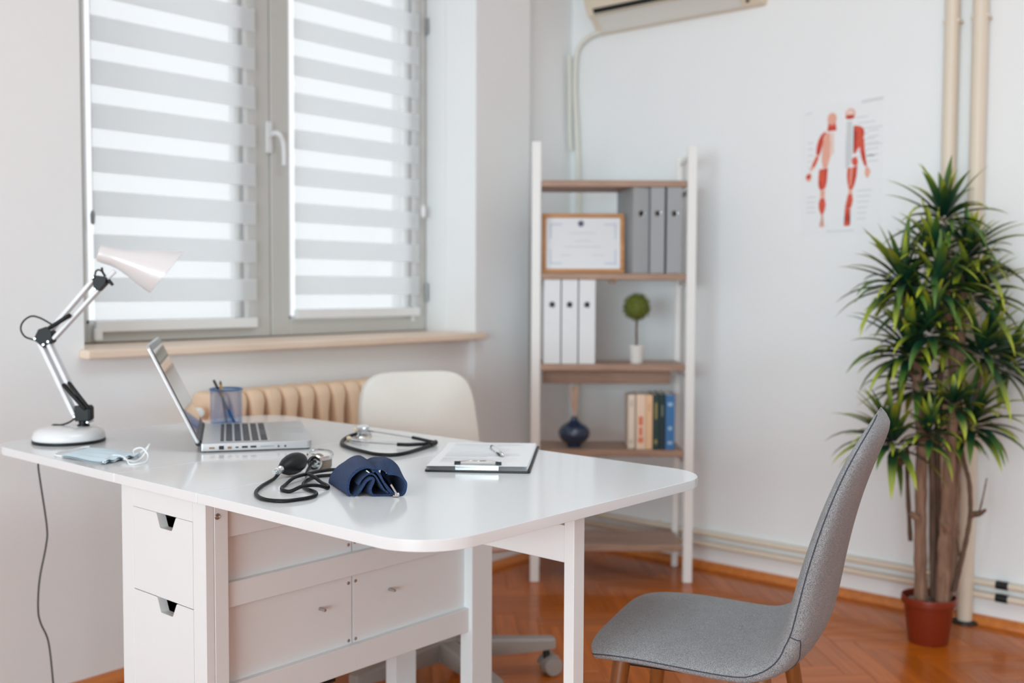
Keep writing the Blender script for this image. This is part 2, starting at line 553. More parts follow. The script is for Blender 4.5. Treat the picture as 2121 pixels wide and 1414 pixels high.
# ------------------------------------------------------------------ window_1: grey two-sash window, sill
win = struct(thing('window_1', 'grey double casement window with striped blinds and a wooden sill', None, (0, 0, 0)))
FY = 3.03                                        # room side of the sashes
b = MB()
b.box(WX0, WX0 + .03, FY + .008, FY + .09, WZ0 + .02, WZ1); b.box(WX1 - .012, WX1, FY + .004, FY + .09, WZ0 + .02, WZ1)
b.box(WX0, WX1, FY + .008, FY + .09, WZ0 + .014, WZ0 + .03); b.box(WX0, WX1, FY + .008, FY + .09, WZ1 - .03, WZ1)
b.build('frame', M_frame, win, smooth=False)
b = MB(); b.box(WX0 + .02, WX1 - .006, FY - .004, FY + .06, WZ0 + .012, WZ0 + .0235)
b.build('gasket', M_gasket, win, smooth=False)
def sash(x0, x1, gx0, gx1, z0=.9395, gz0=.996, gz1=2.42, z1=2.49):
    b = MB(); d = .055
    for (a0, a1, c0, c1) in ((x0, gx0, z0, z1), (gx1, x1, z0, z1), (gx0, gx1, z0, gz0), (gx0, gx1, gz1, z1)):
        b.box(a0, a1, FY, FY + d, c0, c1, .003)
    s = b.build('sash', M_frame, win)
    b = MB(); e = .012
    for (a0, a1, c0, c1) in ((gx0, gx0 + e, gz0, gz1), (gx1 - e, gx1, gz0, gz1), (gx0, gx1, gz0, gz0 + e), (gx0, gx1, gz1 - e, gz1)):
        b.box(a0, a1, FY + .012, FY + .03, c0, c1)
    b.build('glazing_bead', M_trimwhite, s, smooth=False)
    b = MB(); b.box(gx0, gx1, FY + .024, FY + .028, gz0, gz1)
    b.build('pane', M_glass, s, smooth=False)
    b = MB(); b.box(gx1, gx1 + .014, FY - .0015, FY + .001, gz0, gz1); b.build('glazing_gasket', M_gasket, s, smooth=False)
    b = MB(); b.box(gx1 + .016, gx1 + .034, FY - .005, FY + .001, gz0 - .02, gz1 + .02, .002); b.build('glazing_strip', M_trimwhite, s)
    return s
s1 = sash(1.46, 2.2435, 1.578, 2.118)
s2 = sash(2.247, 2.992, 2.325, 2.898)
M_hinge = mat('hinge_grey', (150, 152, 152), 0.35, 0.4)
for z0, z1 in ((2.105, 2.165), (1.055, 1.125)):
    b = MB(); b.cyl((2.993, FY - .006, z0), (2.993, FY - .006, z1), .008, seg=12)
    b.cyl((2.993, FY - .006, z0 + .02), (2.993, FY - .006, z0 + .023), .0095, seg=12)
    b.build('hinge', M_hinge, s2)
M_handle = mat('handle_white', (222, 223, 224), 0.35)
b = MB(); b.box(2.222, 2.250, FY - .012, FY, 1.565, 1.675, .006, seg=3)
h = b.build('handle', M_handle, win)
b = MB(); b.tube(spline([(2.238, FY - .006, 1.625), (2.240, FY - .03, 1.632), (2.248, FY - .047, 1.628), (2.262, FY - .05, 1.605), (2.266, FY - .05, 1.57), (2.266, FY - .05, 1.525)], 6), [.010] * 8 + [.0095] * 14 + [.0085] * 9, 12)
b.build('lever', M_handle, h)
# sill board
b = MB(); b.box(1.437, 3.006, YW - .001, FY + .02, .915, .938)
b.box(1.418, 3.018, YW - .052, YW, .913, .9385, .007, seg=3)
b.build('window_sill', M_sill, win)

# ------------------------------------------------------------------ day and night roller blinds on the two sashes
M_band = sheer('blind_cloth', (247, 249, 250), 0.0, 0.60)
M_net = sheer('blind_net', (248, 250, 251), 0.50, 0.5)
M_chain = mat('blind_plastic', (236, 237, 238), 0.35)
def blind(x0, x1, top_first, zbot, label, period=.128, hgt=.0735):
    y = FY - .016
    t = thing('roller_blind', label, 'blind', ((x0 + x1) / 2, y, zbot), 0, 'roller blinds on the window')
    hw = (x1 - x0) / 2
    b = MB(); b.box(-hw, hw, -.009, .009, 0, .034, .005, seg=2)
    b.build('bottom_rail', M_chain, t)
    z = top_first
    tops = []
    while z - hgt > zbot + .03:
        tops.append(z); z -= period
    z = top_first + period
    while z < 2.47:
        tops.append(z); z += period
    tops.sort()
    for i, z in enumerate(tops):
        b = MB(); b.box(-hw, hw, -.0012, .0012, z - hgt - zbot, z - zbot)
        b.build('fabric_band', M_band, t, smooth=False)
    lows = [zbot + .034] + tops
    for i, zl in enumerate(lows):
        zh = (tops[i] - hgt) if i < len(tops) else 2.46
        if zh - zl < .004: continue
        n = 14; vs = MB()
        vs.add([(-hw, 0, zl - zbot), (hw, 0, zl - zbot), (hw, 0, zh - zbot), (-hw, 0, zh - zbot)], [(0, 1, 2, 3)])
        o = vs.build('net_band', M_net, t, smooth=False)
    b = MB(); b.box(-hw, hw, -.03, .03, 2.445 - zbot, 2.50 - zbot, .01, seg=2)
    b.build('cassette', M_chain, t)
    return t
def zz(z): return 1.1146 + (z - 1.1146) * .9895
bl1 = blind(1.594, 2.174, zz(1.397), .9725, 'striped roller blind on the left sash, partly behind the desk lamp', .1287)
bl2 = blind(2.336, 2.942, zz(1.279), .998, 'striped roller blind on the right sash, next to the white reveal', .1270, .0675)
# bead chains with their weights
def beads(x, y, z0, z1, parent, r=.0022):
    b = MB(); z = z0
    while z < z1:
        b.sphere((x, y, z), r, seg=6, rings=4); z += .0062
    b.tube([(x, y, z0), (x, y, z1)], .0006, 5)
    o = b.build('bead_chain', M_chain, parent); o['kind'] = 'stuff'
    return o
o1 = beads(-.290 - .008, -.012, .36, 1.48, bl1)
b = MB(); b.lathe([(.002, 0), (.006, .004), (.007, .03), (.003, .042)], 12, Matrix.Translation((-.298, -.012, .32)))
b.build('chain_weight', mat('chain_weight_grey', (150, 152, 154), 0.4), bl1)
o2 = beads(.306 + .008, -.012, .43, 1.48, bl2)
b = MB(); b.lathe([(.003, 0), (.0085, .004), (.0095, .035), (.004, .05)], 12, Matrix.Translation((.314, -.012, .385)))
b.build('chain_weight', M_chain, bl2)
b = MB(); b.box(-.295, -.270, -.012, .004, -.026, .012, .004)
b.build('guide_clip', M_chain, bl1)

# ------------------------------------------------------------------ heating: radiator and pipes
M_rad = mat('radiator_paint', (238, 208, 178), 0.45)
M_pipe = mat('pipe_cream', (226, 212, 194), 0.4)
M_black = mat('black_plastic', (20, 21, 23), 0.45)
M_hose = mat('hose_cream', (226, 224, 214), 0.6)
rad = thing('radiator', 'cream cast iron radiator standing in the niche under the window', 'radiator', (1.755, 2.705, 0), 0)
def rad_column():
    b = MB()
    # one column: front view tapers, top rounded; side view a slab with rounded front
    zs = [(.10, .017), (.12, .020), (.30, .0135), (.60, .0125), (.66, .0160), (.72, .0205), (.768, .0285), (.788, .0300), (.797, .0265), (.802, .016)]
    rows = []
    for z, hw in zs:
        d = .064 if z < .78 else .064 - (z - .78) * 1.1
        ring = []
        for k in range(16):
            a = 2 * PI * (k + .5) / 16
            cx, sx = math.cos(a), math.sin(a)
            ring.append((hw * math.copysign(abs(cx) ** .36, cx), d * math.copysign(abs(sx) ** .36, sx), z))
        rows.append(ring)
    b.grid(rows, closed_v=True)
    m = 16; b.f.append(tuple(range(m))[::-1]); b.f.append(tuple((len(rows) - 1) * m + k for k in range(m)))
    return b.mesh('radiator_column', M_rad, angle=60)
rc = rad_column()
for k in range(16):
    link_mesh('column', rc, rad, (k * .0632 + .03, 0, 0))
for x in (.03, .98):
    b = MB(); b.lathe([(.024, 0), (.022, .012), (.013, .03), (.012, .105)], 14, Matrix.Translation((x, 0, 0))); b.build('foot', M_rad, rad)
for z in (.74, .16):
    b = MB(); b.cyl((.0, 0, z), (.98, 0, z), .02, seg=14); b.build('header_pipe', M_rad, rad)
b = MB(); b.cyl((-.035, 0, .74), (.0, 0, .74), .013, seg=12); b.sphere((-.03, 0, .74), .02)
b.build('valve', M_rad, rad)
b = MB(); b.lathe([(.014, 0), (.017, .004), (.016, .03), (.010, .036)], 14, frame_z((-.03, -.015, .745), (-.2, -1, .1)))
b.build('valve_knob', M_trimwhite, rad)

def pipe_thing(name, label, pts, r, material, group, seg=16):
    base = Vector(pts[0])
    t = MB(); t.tube([Vector(p) - base for p in pts], r, seg)
    o = t.build(name, material, None, loc=base)
    tag(o, label, 'pipe', group)
    return o
p1 = pipe_thing('heating_pipe', 'vertical cream heating pipe, left of the pair beside the wall chart', [(3.648, 1.225, 0.0), (3.648, 1.225, ZC)], .024, M_pipe, 'vertical heating pipes behind the plant')
p2 = pipe_thing('heating_pipe', 'vertical cream heating pipe, right of the pair behind the plant', [(3.648, 1.135, 0.0), (3.648, 1.135, ZC)], .024, M_pipe, 'vertical heating pipes behind the plant')
for p in (p1, p2):
    b = MB(); b.lathe([(.024, 0), (.042, .0), (.040, .006), (.025, .01)], 18); b.build('floor_flange', M_black, p)
    for z in (1.99,):
        b = MB(); b.box(-.012, .037, -.028, .028, z, z + .012, .003); b.build('pipe_bracket', M_pipe, p)
h1 = pipe_thing('heating_pipe', 'upper of two thin cream pipes running along the right wall', [(3.664, -2.3, .142), (3.664, 2.80, .142)], .0115, M_pipe, 'thin heating pipes above the baseboard', 12)
h2 = pipe_thing('heating_pipe', 'lower of two thin cream pipes running along the right wall', [(3.664, -2.3, .099), (3.664, 2.80, .099)], .0115, M_pipe, 'thin heating pipes above the baseboard', 12)
for h, y0 in ((h1, 1.005), (h2, 1.005)):
    b = MB(); b.cyl((0, y0 + 2.3, 0), (0, y0 + 2.3 + .038, 0), .0135, seg=16); b.build('insulation_sleeve', M_black, h)
    for yy in (1.62, 2.35):
        b = MB(); b.box(-.006, .021, yy + 2.3, yy + 2.318, -.016, .016, .003); b.build('pipe_clip', M_pipe, h)

# ------------------------------------------------------------------ air conditioner and its hose
M_ac = mat('ac_plastic', (226, 212, 192), 0.4)
M_ac_flap = mat('ac_flap', (222, 218, 212), 0.35)
M_dark = mat('dark_slot', (14, 15, 14), 0.7)
ac = thing('air_conditioner', 'cream wall air conditioner high on the right wall', 'air conditioner', (XR, 2.30, 2.17), 0)
prof = [(0, 0), (-.028, .003), (-.045, .016), (-.066, .044), (-.100, .062), (-.112, .085), (-.130, .125), (-.165, .19), (-.182, .25), (-.178, .285), (-.15, .30), (0, .30)]
prof = prof[::-1]
hw = .385
def ac_shell(p, y0, y1, inset=0.0):
    b = MB()
    rows = [[(x, y, z) for x, z in p] for y in (y0, y1)]
    b.grid(rows, closed_v=True)
    m = len(p); b.f.append(tuple(range(m))); b.f.append(tuple(range(m, 2 * m))[::-1])
    return b
bm = bmesh.new()
sh = ac_shell(prof, -hw, hw); vv = [bm.verts.new(v) for v in sh.v]
for f in sh.f: bm.faces.new([vv[i] for i in f])
bmesh.ops.recalc_face_normals(bm, faces=bm.faces)
ends = [e for e in bm.edges if abs(abs(e.verts[0].co.y) - hw) < 1e-6 and abs(e.verts[0].co.y - e.verts[1].co.y) < 1e-6 and min(e.verts[0].co.x, e.verts[1].co.x) < -.01]
bmesh.ops.bevel(bm, geom=ends, offset=.012, segments=3, profile=.5, affect='EDGES')
b = MB(); b.bm(bm); bm.free(); b.build('housing', M_ac, ac, angle=25)
# outlet slot (black), flap below it
def along(p, q, t): return (p[0] + (q[0] - p[0]) * t, p[1] + (q[1] - p[1]) * t)
b = MB()
for (pa, pb, off) in (((-.098, .0615), (-.112, .085), .0012),):
    d = Vector((pb[0] - pa[0], 0, pb[1] - pa[1])).normalized(); n = Vector((-d.z, 0, d.x))
    if n.x > 0: n = -n
    pts = []
    for y in (-.345, .345):
        for p in (pa, pb):
            pts.append(Vector((p[0], y, p[1])) + n * off); 
    b.add([tuple(p) for p in pts] + [tuple(p - n * .004) for p in pts], [(0, 1, 3, 2), (4, 6, 7, 5), (0, 2, 6, 4), (1, 5, 7, 3), (0, 4, 5, 1), (2, 3, 7, 6)])
b.build('air_outlet', M_dark, ac, smooth=False)
b = MB()
fl = [(-.032, .0045), (-.046, .0165), (-.067, .0445), (-.094, .060)]
rows = []
for y in (-.30, .345):
    rows.append([(x - .003, y, z - .003) for x, z in fl])
b.grid(rows)
b.build('louver_flap', M_ac_flap, ac)
# grille ribs on the front
b = MB()
for k in range(5):
    t = .15 + k * .17
    p = along((-.130, .125), (-.165, .19), t)
    b.box(p[0] - .004, p[0] + .002, -.36, .36, p[1] - .003, p[1] + .003)
b.build('front_grille', M_ac, ac, smooth=False)
b = MB(); b.cyl((-.050, -.33, .018), (-.056, -.33, .014), .006, seg=12); b.build('signal_lamp', M_dark, ac)
hose = spline([(3.655, 2.655, 2.18), (3.660, 2.72, 2.172), (3.663, 2.775, 2.14), (3.664, 2.798, 2.09), (3.664, 2.803, 1.95), (3.664, 2.788, 1.75), (3.664, 2.778, 1.5), (3.664, 2.778, 1.2), (3.664, 2.778, .9), (3.664, 2.778, .3)], 6)
base = hose[0]
t = MB(); t.tube([p - base for p in hose], .0105, 12)
ho = t.build('drain_hose', M_hose, loc=base)
tag(ho, 'cream drain hose curving down the corner from the air conditioner', 'hose')
t = MB(); q = spline([(3.635, 2.812, 2.10), (3.640, 2.812, 1.95), (3.645, 2.814, 1.78), (3.650, 2.81, 1.70)], 5)
t.tube([p - base for p in q], .008, 10); t.build('side_hose', M_hose, ho)

# ------------------------------------------------------------------ anatomy chart on the right wall
M_paper = mat('poster_paper', (236, 237, 239), 0.55)
M_mus = mat('print_red', (214, 84, 62), 0.6, noise=0.35, nscale=90)
M_mus2 = mat('print_deep_red', (196, 58, 42), 0.6, noise=0.3, nscale=120)
M_pale = mat('print_salmon', (232, 170, 150), 0.6, noise=0.2, nscale=90)
M_skin = mat('print_pale', (236, 206, 194), 0.6)
M_spine = mat('print_grey', (208, 210, 212), 0.6)
M_txt = mat('print_text', (216, 218, 220), 0.6)
poster = thing('anatomy_poster', 'white muscle anatomy chart with two red figures on the right wall', 'poster', (XR, 1.617, 1.308), 0)
PW, PH = .304, .474
b = MB(); b.box(-.0012, -.0002, -PW / 2, PW / 2, 0, PH); b.build('sheet', M_paper, poster, smooth=False)
def pp(cx, cy, d=.0016):
    s = (cx - 165) / 695.0; tt = (1275 - cy) / 1125.0
    return (-d, PW / 2 - s * PW, tt * .464)
def flat(polys, name, material, d):
    for i_, poly in enumerate(polys):
        d = d + .00003
        pts = [Vector((x, y, 0)) for x, y in (poly)]
        b = MB(); bm = bmesh.new(); vs = [bm.verts.new(pp(p.x, p.y, d)) for p in pts]
        f = bm.faces.new(vs); bmesh.ops.triangulate(bm, faces=[f]); b.bm(bm); bm.free()
        b.build(name, material, poster, smooth=False)
def ell(cx, cy, rx, ry, n=14): return [(cx + rx * math.cos(2 * PI * k / n), cy + ry * math.sin(2 * PI * k / n)) for k in range(n)]
flat([[(402, 300), (465, 300), (470, 345), (475, 372), (392, 372), (398, 340)], [(375, 372), (345, 395), (318, 440), (303, 500), (300, 560), (310, 578), (332, 572), (345, 530), (360, 470), (385, 430), (400, 400)],
      [(330, 700), (405, 692), (402, 760), (398, 820), (385, 870), (345, 885), (328, 840), (323, 770)], [(342, 955), (380, 952), (394, 1010), (385, 1060), (368, 1100), (352, 1095), (334, 1050), (330, 1000)],
      [(620, 345), (655, 348), (690, 362), (708, 390), (710, 430), (698, 480), (672, 530), (650, 560), (640, 585), (620, 585), (625, 520), (634, 450), (632, 390)],
      [(668, 470), (690, 440), (710, 470), (716, 560), (728, 640), (738, 695), (718, 700), (694, 640), (676, 560)],
      [(612, 625), (645, 608), (662, 650), (655, 690), (630, 690), (610, 665)],
      [(575, 705), (615, 700), (658, 692), (652, 780), (636, 850), (620, 892), (590, 890), (576, 830), (570, 760)],
      [(582, 935), (618, 925), (626, 980), (615, 1040), (585, 1050), (560, 1045), (572, 990)],
      [(560, 1052), (606, 1052), (600, 1110), (592, 1160), (606, 1198), (585, 1206), (553, 1202), (566, 1150)],
      [(298, 590), (318, 582), (318, 610), (296, 665), (272, 680), (266, 660)]], 'muscle_print', M_mus, .0017)
flat([[(402, 345), (465, 340), (468, 368), (396, 370)], [(352, 400), (375, 385), (350, 460), (330, 560), (306, 570), (322, 480)], [(384, 700), (404, 694), (400, 790), (386, 850)], [(324, 800), (345, 800), (358, 870), (342, 882), (328, 850)],
      [(690, 370), (708, 395), (704, 430), (686, 430)], [(628, 400), (650, 400), (645, 520), (626, 580)], [(690, 570), (715, 570), (736, 690), (720, 690)], [(640, 700), (657, 694), (640, 840), (616, 885)], [(566, 1035), (614, 1025), (606, 1050), (562, 1050)], ell(588, 268, 40, 18), ell(236, 758, 20, 20), [(568, 1100), (598, 1090), (588, 1160), (570, 1170)]], 'muscle_shading', M_mus2, .0021)
flat([ell(434, 268, 40, 54), ell(590, 240, 42, 46), [(362, 400), (420, 382), (426, 480), (424, 600), (398, 690), (362, 690), (350, 620), (358, 520)], [(300, 578), (330, 575), (318, 620), (290, 680), (258, 715), (246, 700), (270, 645)], [(238, 720), (262, 735), (266, 765), (250, 800), (226, 800), (208, 765)], [(726, 705), (748, 705), (768, 745), (752, 795), (735, 800), (720, 760)],
      [(345, 885), (384, 880), (382, 950), (342, 950)], [(355, 1098), (370, 1098), (378, 1170), (384, 1205), (338, 1206), (356, 1170)], [(590, 890), (616, 890), (618, 930), (584, 935)], [(600, 700), (618, 700), (606, 860), (596, 860)]], 'pale_print', M_pale, .0019)
flat([ell(590, 230, 30, 26), [(430, 390), (452, 385), (455, 560), (430, 600)]], 'bone_print', M_skin, .0023)
flat([[(562, 305), (606, 305), (610, 480), (612, 630), (590, 690), (556, 712), (560, 560)]], 'spine_print', M_spine, .0019)
random.seed(3)
lines = [(680, 150, 860, 135), (200, 205, 260, 200), (400, 1245, 640, 1245)]
for k in range(8): lines.append((640 + 15 * (k % 2), 280 + k * 6 + k * 42, 740 + 60 * (k % 3), 275 + k * 48))
for k in range(6): lines.append((740, 400 + k * 52, 830, 396 + k * 52))
for k in range(5): lines.append((225, 460 + k * 55, 275, 462 + k * 55))
for k in range(6): lines.append((660, 905 + k * 48, 780 - 10 * k, 903 + k * 48))
for k in range(4): lines.append((225, 940 + k * 45, 300, 940 + k * 45))
for x0, y0, x1, y1 in lines:
    h = 6 if y0 > 200 else 13
    b = MB(); b.add([pp(x0, y0 - h), pp(x1, y1 - h), pp(x1, y1 + h), pp(x0, y0 + h)], [(0, 1, 2, 3)])
    b.build('caption_print', M_txt, poster, smooth=False)

# ------------------------------------------------------------------ white gateleg table
M_white = mat('white_foil', (232, 234, 236), 0.13, spec=0.42, bump=0.02, bscale=40)
M_lacq = mat('white_lacquer', (231, 234, 235), 0.38)
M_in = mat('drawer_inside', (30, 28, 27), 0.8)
M_bolt = mat('zinc_steel', (176, 172, 164), 0.3, 0.9)
TAB = math.radians(-.66)
tab = thing('gateleg_table', 'large white gateleg table with rounded leaves and a two drawer core', 'table', (1.4812, 1.8232, 0), TAB)
TM = Matrix.Translation((1.4812, 1.8232, 0)) @ Matrix.Rotation(TAB, 4, 'Z')
def lx(u): return u - 1.46
def ly(v): return v - 1.84
UF, UB = 1.053, 1.868          # front and far long edge
TZ0, TZ1 = .7215, .74
def slab(name, u0, u1, v0, v1, rad):
    pts = [(lx(u0), ly(v0)), (lx(u1), ly(v0)), (lx(u1), ly(v1)), (lx(u0), ly(v1))]
    b = MB(); b.prism(round_poly(pts, rad, 12), TZ0, TZ1, bev=.0012, seg=2)
    return b.build(name, M_white, tab, angle=30)
slab('leaf', UF, UB, 1.092, 1.6838, [.105, .105, .004, .004])
slab('center_top', UF, UB, 1.6846, 1.9800, .003)
slab('leaf', UF, UB, 1.9808, 2.585, [.004, .004, .105, .105])
# core posts
def post(u0, u1, v0, v1, z0=0, z1=TZ0, name='post'):
    b = MB(); b.box(lx(u0), lx(u1), ly(v0), ly(v1), z0, z1, .0015); return b.build(name, M_lacq, tab)
NEAR = 1.070
post(NEAR + .0185, 1.119, 1.684, 1.728); post(NEAR + .0185, 1.119, 1.938, 1.984)
post(1.776, 1.846, 1.684, 1.722); post(1.776, 1.846, 1.946, 1.984)
# face frame of the near end with two drawer fronts
def quad_prism(poly, x0, x1):
    """polygon in (v, z), extruded from x0 to x1 along u"""
    b = MB(); n = len(poly)
    vs = [(lx(x0), ly(v), z) for v, z in poly] + [(lx(x1), ly(v), z) for v, z in poly]
    bm = bmesh.new(); V = [bm.verts.new(p) for p in vs]
    bm.faces.new(V[:n]); bm.faces.new(V[n:][::-1])
    for i in range(n): bm.faces.new([V[i], V[(i + 1) % n], V[n + (i + 1) % n], V[n + i]])
    bmesh.ops.recalc_face_normals(bm, faces=bm.faces)
    bmesh.ops.triangulate(bm, faces=[f for f in bm.faces if len(f.verts) > 4])
    b.bm(bm); bm.free(); return b
b = MB()
b.box(lx(NEAR), lx(NEAR + .018), ly(1.684), ly(1.7255), 0, TZ0, .001)
b.box(lx(NEAR), lx(NEAR + .018), ly(1.940), ly(1.984), 0, TZ0, .001)
b.box(lx(NEAR), lx(NEAR + .018), ly(1.7255), ly(1.940), .6785, TZ0)
b.box(lx(NEAR), lx(NEAR + .018), ly(1.7255), ly(1.940), .20, .275)
b.build('face_frame', M_lacq, tab, smooth=False)
def drawer(z0, z1):
    v0, v1 = 1.7268, 1.9387
    poly = [(v0, z0), (v1, z0), (v1, z1), (1.8545, z1), (1.8515, z1 - .003), (1.8405, z1 - .0265), (1.838, z1 - .028), (1.800, z1 - .028), (1.7975, z1 - .0265), (1.7845, z1 - .002), (1.782, z1), (v0, z1)]
    d = quad_prism(poly, NEAR + .0005, NEAR + .018).build('drawer', M_lacq, tab, smooth=False)
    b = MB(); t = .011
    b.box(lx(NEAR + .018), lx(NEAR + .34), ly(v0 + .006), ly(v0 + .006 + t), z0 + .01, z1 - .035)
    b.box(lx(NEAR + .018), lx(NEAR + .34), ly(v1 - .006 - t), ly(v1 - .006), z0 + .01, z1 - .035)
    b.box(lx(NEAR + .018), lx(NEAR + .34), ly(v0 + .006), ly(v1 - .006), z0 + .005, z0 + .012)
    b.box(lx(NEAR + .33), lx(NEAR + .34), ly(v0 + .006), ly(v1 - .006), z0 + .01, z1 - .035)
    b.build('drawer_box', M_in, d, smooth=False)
    return d
drawer(.5145, .6775); drawer(.277, .5128)
# both long sides: panels, rails, screws, pegs
M_gap = M_in
def side(v_panel, v_rail, sgn, name_extra=''):
    va, vb = sorted((v_panel, v_panel + sgn * .012))
    ra, rb = sorted((v_rail, v_rail + sgn * .018))
    for (z0, z1) in ((.318, .706),):
        for (u0, u1) in ((1.119, 1.4338), (1.4372, 1.778)):
            b = MB(); b.box(lx(u0), lx(u1), ly(va), ly(vb), z0, z1); b.build('side_panel', M_lacq, tab, smooth=False)
    for (z0, z1) in ((.645, TZ0), (.511, .5585), (.308, .3635)):
        b = MB(); b.box(lx(1.1192), lx(1.790 if z0 < .4 else 1.778), ly(ra), ly(rb), z0, z1, .0012); b.build('rail', M_lacq, tab)
    for (u, z) in ((1.4255, .574), (1.443, .577), (1.4255, .493), (1.4445, .494), (1.4255, .3705), (1.4445, .3705)):
        b = MB(); y = ly(v_panel) - sgn * .0009
        b.lathe([(.0036, 0), (.0036, .0006), (.0028, .0012), (.0008, .0009)], 12, frame_z((lx(u), ly(v_panel), z), (0, -sgn, 0)))
        b.build('screw', M_bolt, tab)
    for (u, z) in ((1.350, .456), (1.540, .456)):
        b = MB(); b.lathe([(.0032, 0), (.0032, .017), (.0026, .0185)], 12, frame_z((lx(u), ly(v_panel), z), (0, -sgn, 0)))
        b.build('peg', M_bolt, tab)
side(1.7085, 1.6935, 1); side(1.9595, 1.9745, -1)
b = MB(); b.box(lx(1.10), lx(1.79), ly(1.724), ly(1.945), .300, .312); b.build('core_bottom', M_lacq, tab, smooth=False)
b = MB(); b.box(lx(1.776), lx(1.794), ly(1.722), ly(1.946), .30, TZ0); b.build('end_panel', M_lacq, tab, smooth=False)
b = MB(); b.box(lx(1.798), lx(1.826), ly(1.722), ly(1.946), .065, .105, .0015); b.build('stretcher', M_lacq, tab)
for u in (1.0885,):
    b = MB(); b.lathe([(.0058, 0), (.0058, .0010), (.0044, .0020), (.0034, .0012), (.0018, .0004)], 18, frame_z((lx(1.0955), ly(1.684), .6905), (0, -1, 0)))
    b.build('bolt', M_bolt, tab)
# swing-out gates that carry the leaves
def gate(v_hinge, v_leg, u):
    s = 1 if v_leg > v_hinge else -1
    g = MB(); va, vb = sorted((v_leg, v_leg - s * .022))
    g.box(lx(u), lx(u + .031), ly(va), ly(vb), 0, TZ0, .0015)
    leg = g.build('gate_leg', M_lacq, tab)
    v2, v3 = sorted((v_leg - s * .022, v_hinge + s * .004))
    for z0, z1 in ((.634, .700),):
        g = MB(); g.box(lx(u + .004), lx(u + .024), ly(v2), ly(v3), z0, z1, .0012); g.build('gate_rail', M_lacq, leg)
    return leg
gate(1.690, 1.118, 1.434)
gate(1.977, 2.555, 1.434)

# ------------------------------------------------------------------ lamp
M_lwhite = mat('lamp_enamel', (236, 236, 237), 0.18, coat=0.4)
M_lshade = mat('shade_enamel', (229, 225, 226), 0.2, coat=0.5)
M_lblack = mat('lamp_black', (12, 13, 15), 0.45, spec=.3)
M_rod = mat('arm_white', (232, 233, 235), 0.4)
M_steel = mat('polished_steel', (210, 211, 213), 0.15, 1.0)
M_cord = mat('black_cord', (26, 28, 24), 0.5)
LB = Vector((1.2265, 2.4505, .74))
lamp = thing('desk_lamp', 'white swing arm desk lamp with black joints on the left table end', 'lamp', LB, 0)
Rv = Vector((.652, -.758, 0)); Fv = Vector((.758, .652, 0))
def L(p): return Vector(p) - LB
b = MB(); b.lathe([(.0815, 0), (.0825, .003), (.0825, .007)], 48); b.build('base_pad', M_black, lamp)
b = MB(); b.lathe([(.080, .0065), (.0822, .009), (.0818, .017), (.077, .027), (.066, .034), (.05, .037), (.02, .0385), (.0, .0385)], 56, cap1=False); b.build('base', M_lwhite, lamp, angle=60)
jb = L((1.2513, 2.4279, .7924)); 
# base joint: swivel and black block
jx = Rv; 
b = MB()
b.lathe([(.0145, -.013), (.0145, -.010), (.011, -.009), (.011, -.0)], 20, Matrix.Translation((jb.x, jb.y, .0505)))
Mj = frame(jb + Vector((0, 0, .016)), Rv)
b.box(-.0165, .0185, -.014, .014, -.019, .019, .003, Mj, seg=2)
b.box(.009, .022, -.012, .012, -.016, .016, .003, Mj, seg=2)
bj = b.build('base_joint', M_lblack, lamp)
def pins(name, centers, parent, r=.0031, half=.0165):
    for c in centers:
        c = Vector(c); b = MB()
        b.lathe([(r, -half), (r, half - .001), (r * .7, half + .001)], 14, frame_z(c, -Fv))
        b.lathe([(r * .7, -half - .001), (r, -half), (r, -half + .004)], 14, frame_z(c, -Fv)); b.build('pin', M_steel, parent)
pins('pin', [L((1.2415, 2.4405, .8012)), L((1.2615, 2.4165, .788))], bj)
def rod(name, a, c, r=.0042, off=0.0):
    b = MB(); o = Fv * off
    d = (Vector(c) - Vector(a)).normalized(); n = d.cross(Fv)
    M = frame(L(a) + o, d, n)
    ln = (Vector(c) - Vector(a)).length
    b.box(0, ln, -r * .9, r * .9, -r * .95, r * .95, .0015, M, seg=2)
    return b.build(name, M_rod, lamp)
for off in (-.008, .008):
    rod('lower_arm', (1.2393, 2.4429, .803), (1.1905, 2.5130, .978), .0050, off)
    rod('lower_arm', (1.2519, 2.4286, .806), (1.2030, 2.4985, .980), .0050, off)
# elbow joint
e = L((1.1985, 2.5055, .990))
def plate(center, pts, th, name):
    """black joint plate; pts in the arm plane (right, up)"""
    M = Matrix((Rv, Vector((0, 0, 1)), -Fv)).transposed().to_4x4() if False else None
    b = MB(); m = Matrix.Identity(4)
    x = Rv.normalized(); y = Vector((0, 0, 1)); z = x.cross(y)
    m = Matrix((x, y, z)).transposed().to_4x4(); m.translation = center
    b.prism(round_poly(pts, .005, 5), -th, th, m, bev=.0015)
    return b.build(name, M_lblack, lamp)
ej = plate(e, [(-.022, -.006), (.002, -.027), (.022, -.012), (.022, .012), (.010, .025), (-.010, .018)], .0145, 'elbow_joint')
pins('pin', [e + Rv * -.017 + Vector((0, 0, -.004)), e + Rv * .003 + Vector((0, 0, -.018)), e + Rv * .014 + Vector((0, 0, -.011))], ej)
for off in (-.008, .008):
    rod('upper_arm', (1.2085, 2.4945, 1.006), (1.2800, 2.4215, 1.1265), .0046, off)
    rod('upper_arm', (1.2130, 2.4885, .985), (1.2880, 2.4105, 1.104), .0042, off)
hj0 = L((1.2896, 2.4096, 1.1200))
hj = plate(hj0, [(-.016, .018), (-.011, -.020), (-.002, -.022), (.016, -.003), (.020, .013), (-.004, .016)], .0125, 'head_joint')
pins('pin', [hj0 + Rv * -.0115 + Vector((0, 0, .0125)), hj0 + Rv * -.008 + Vector((0, 0, -.016))], hj)
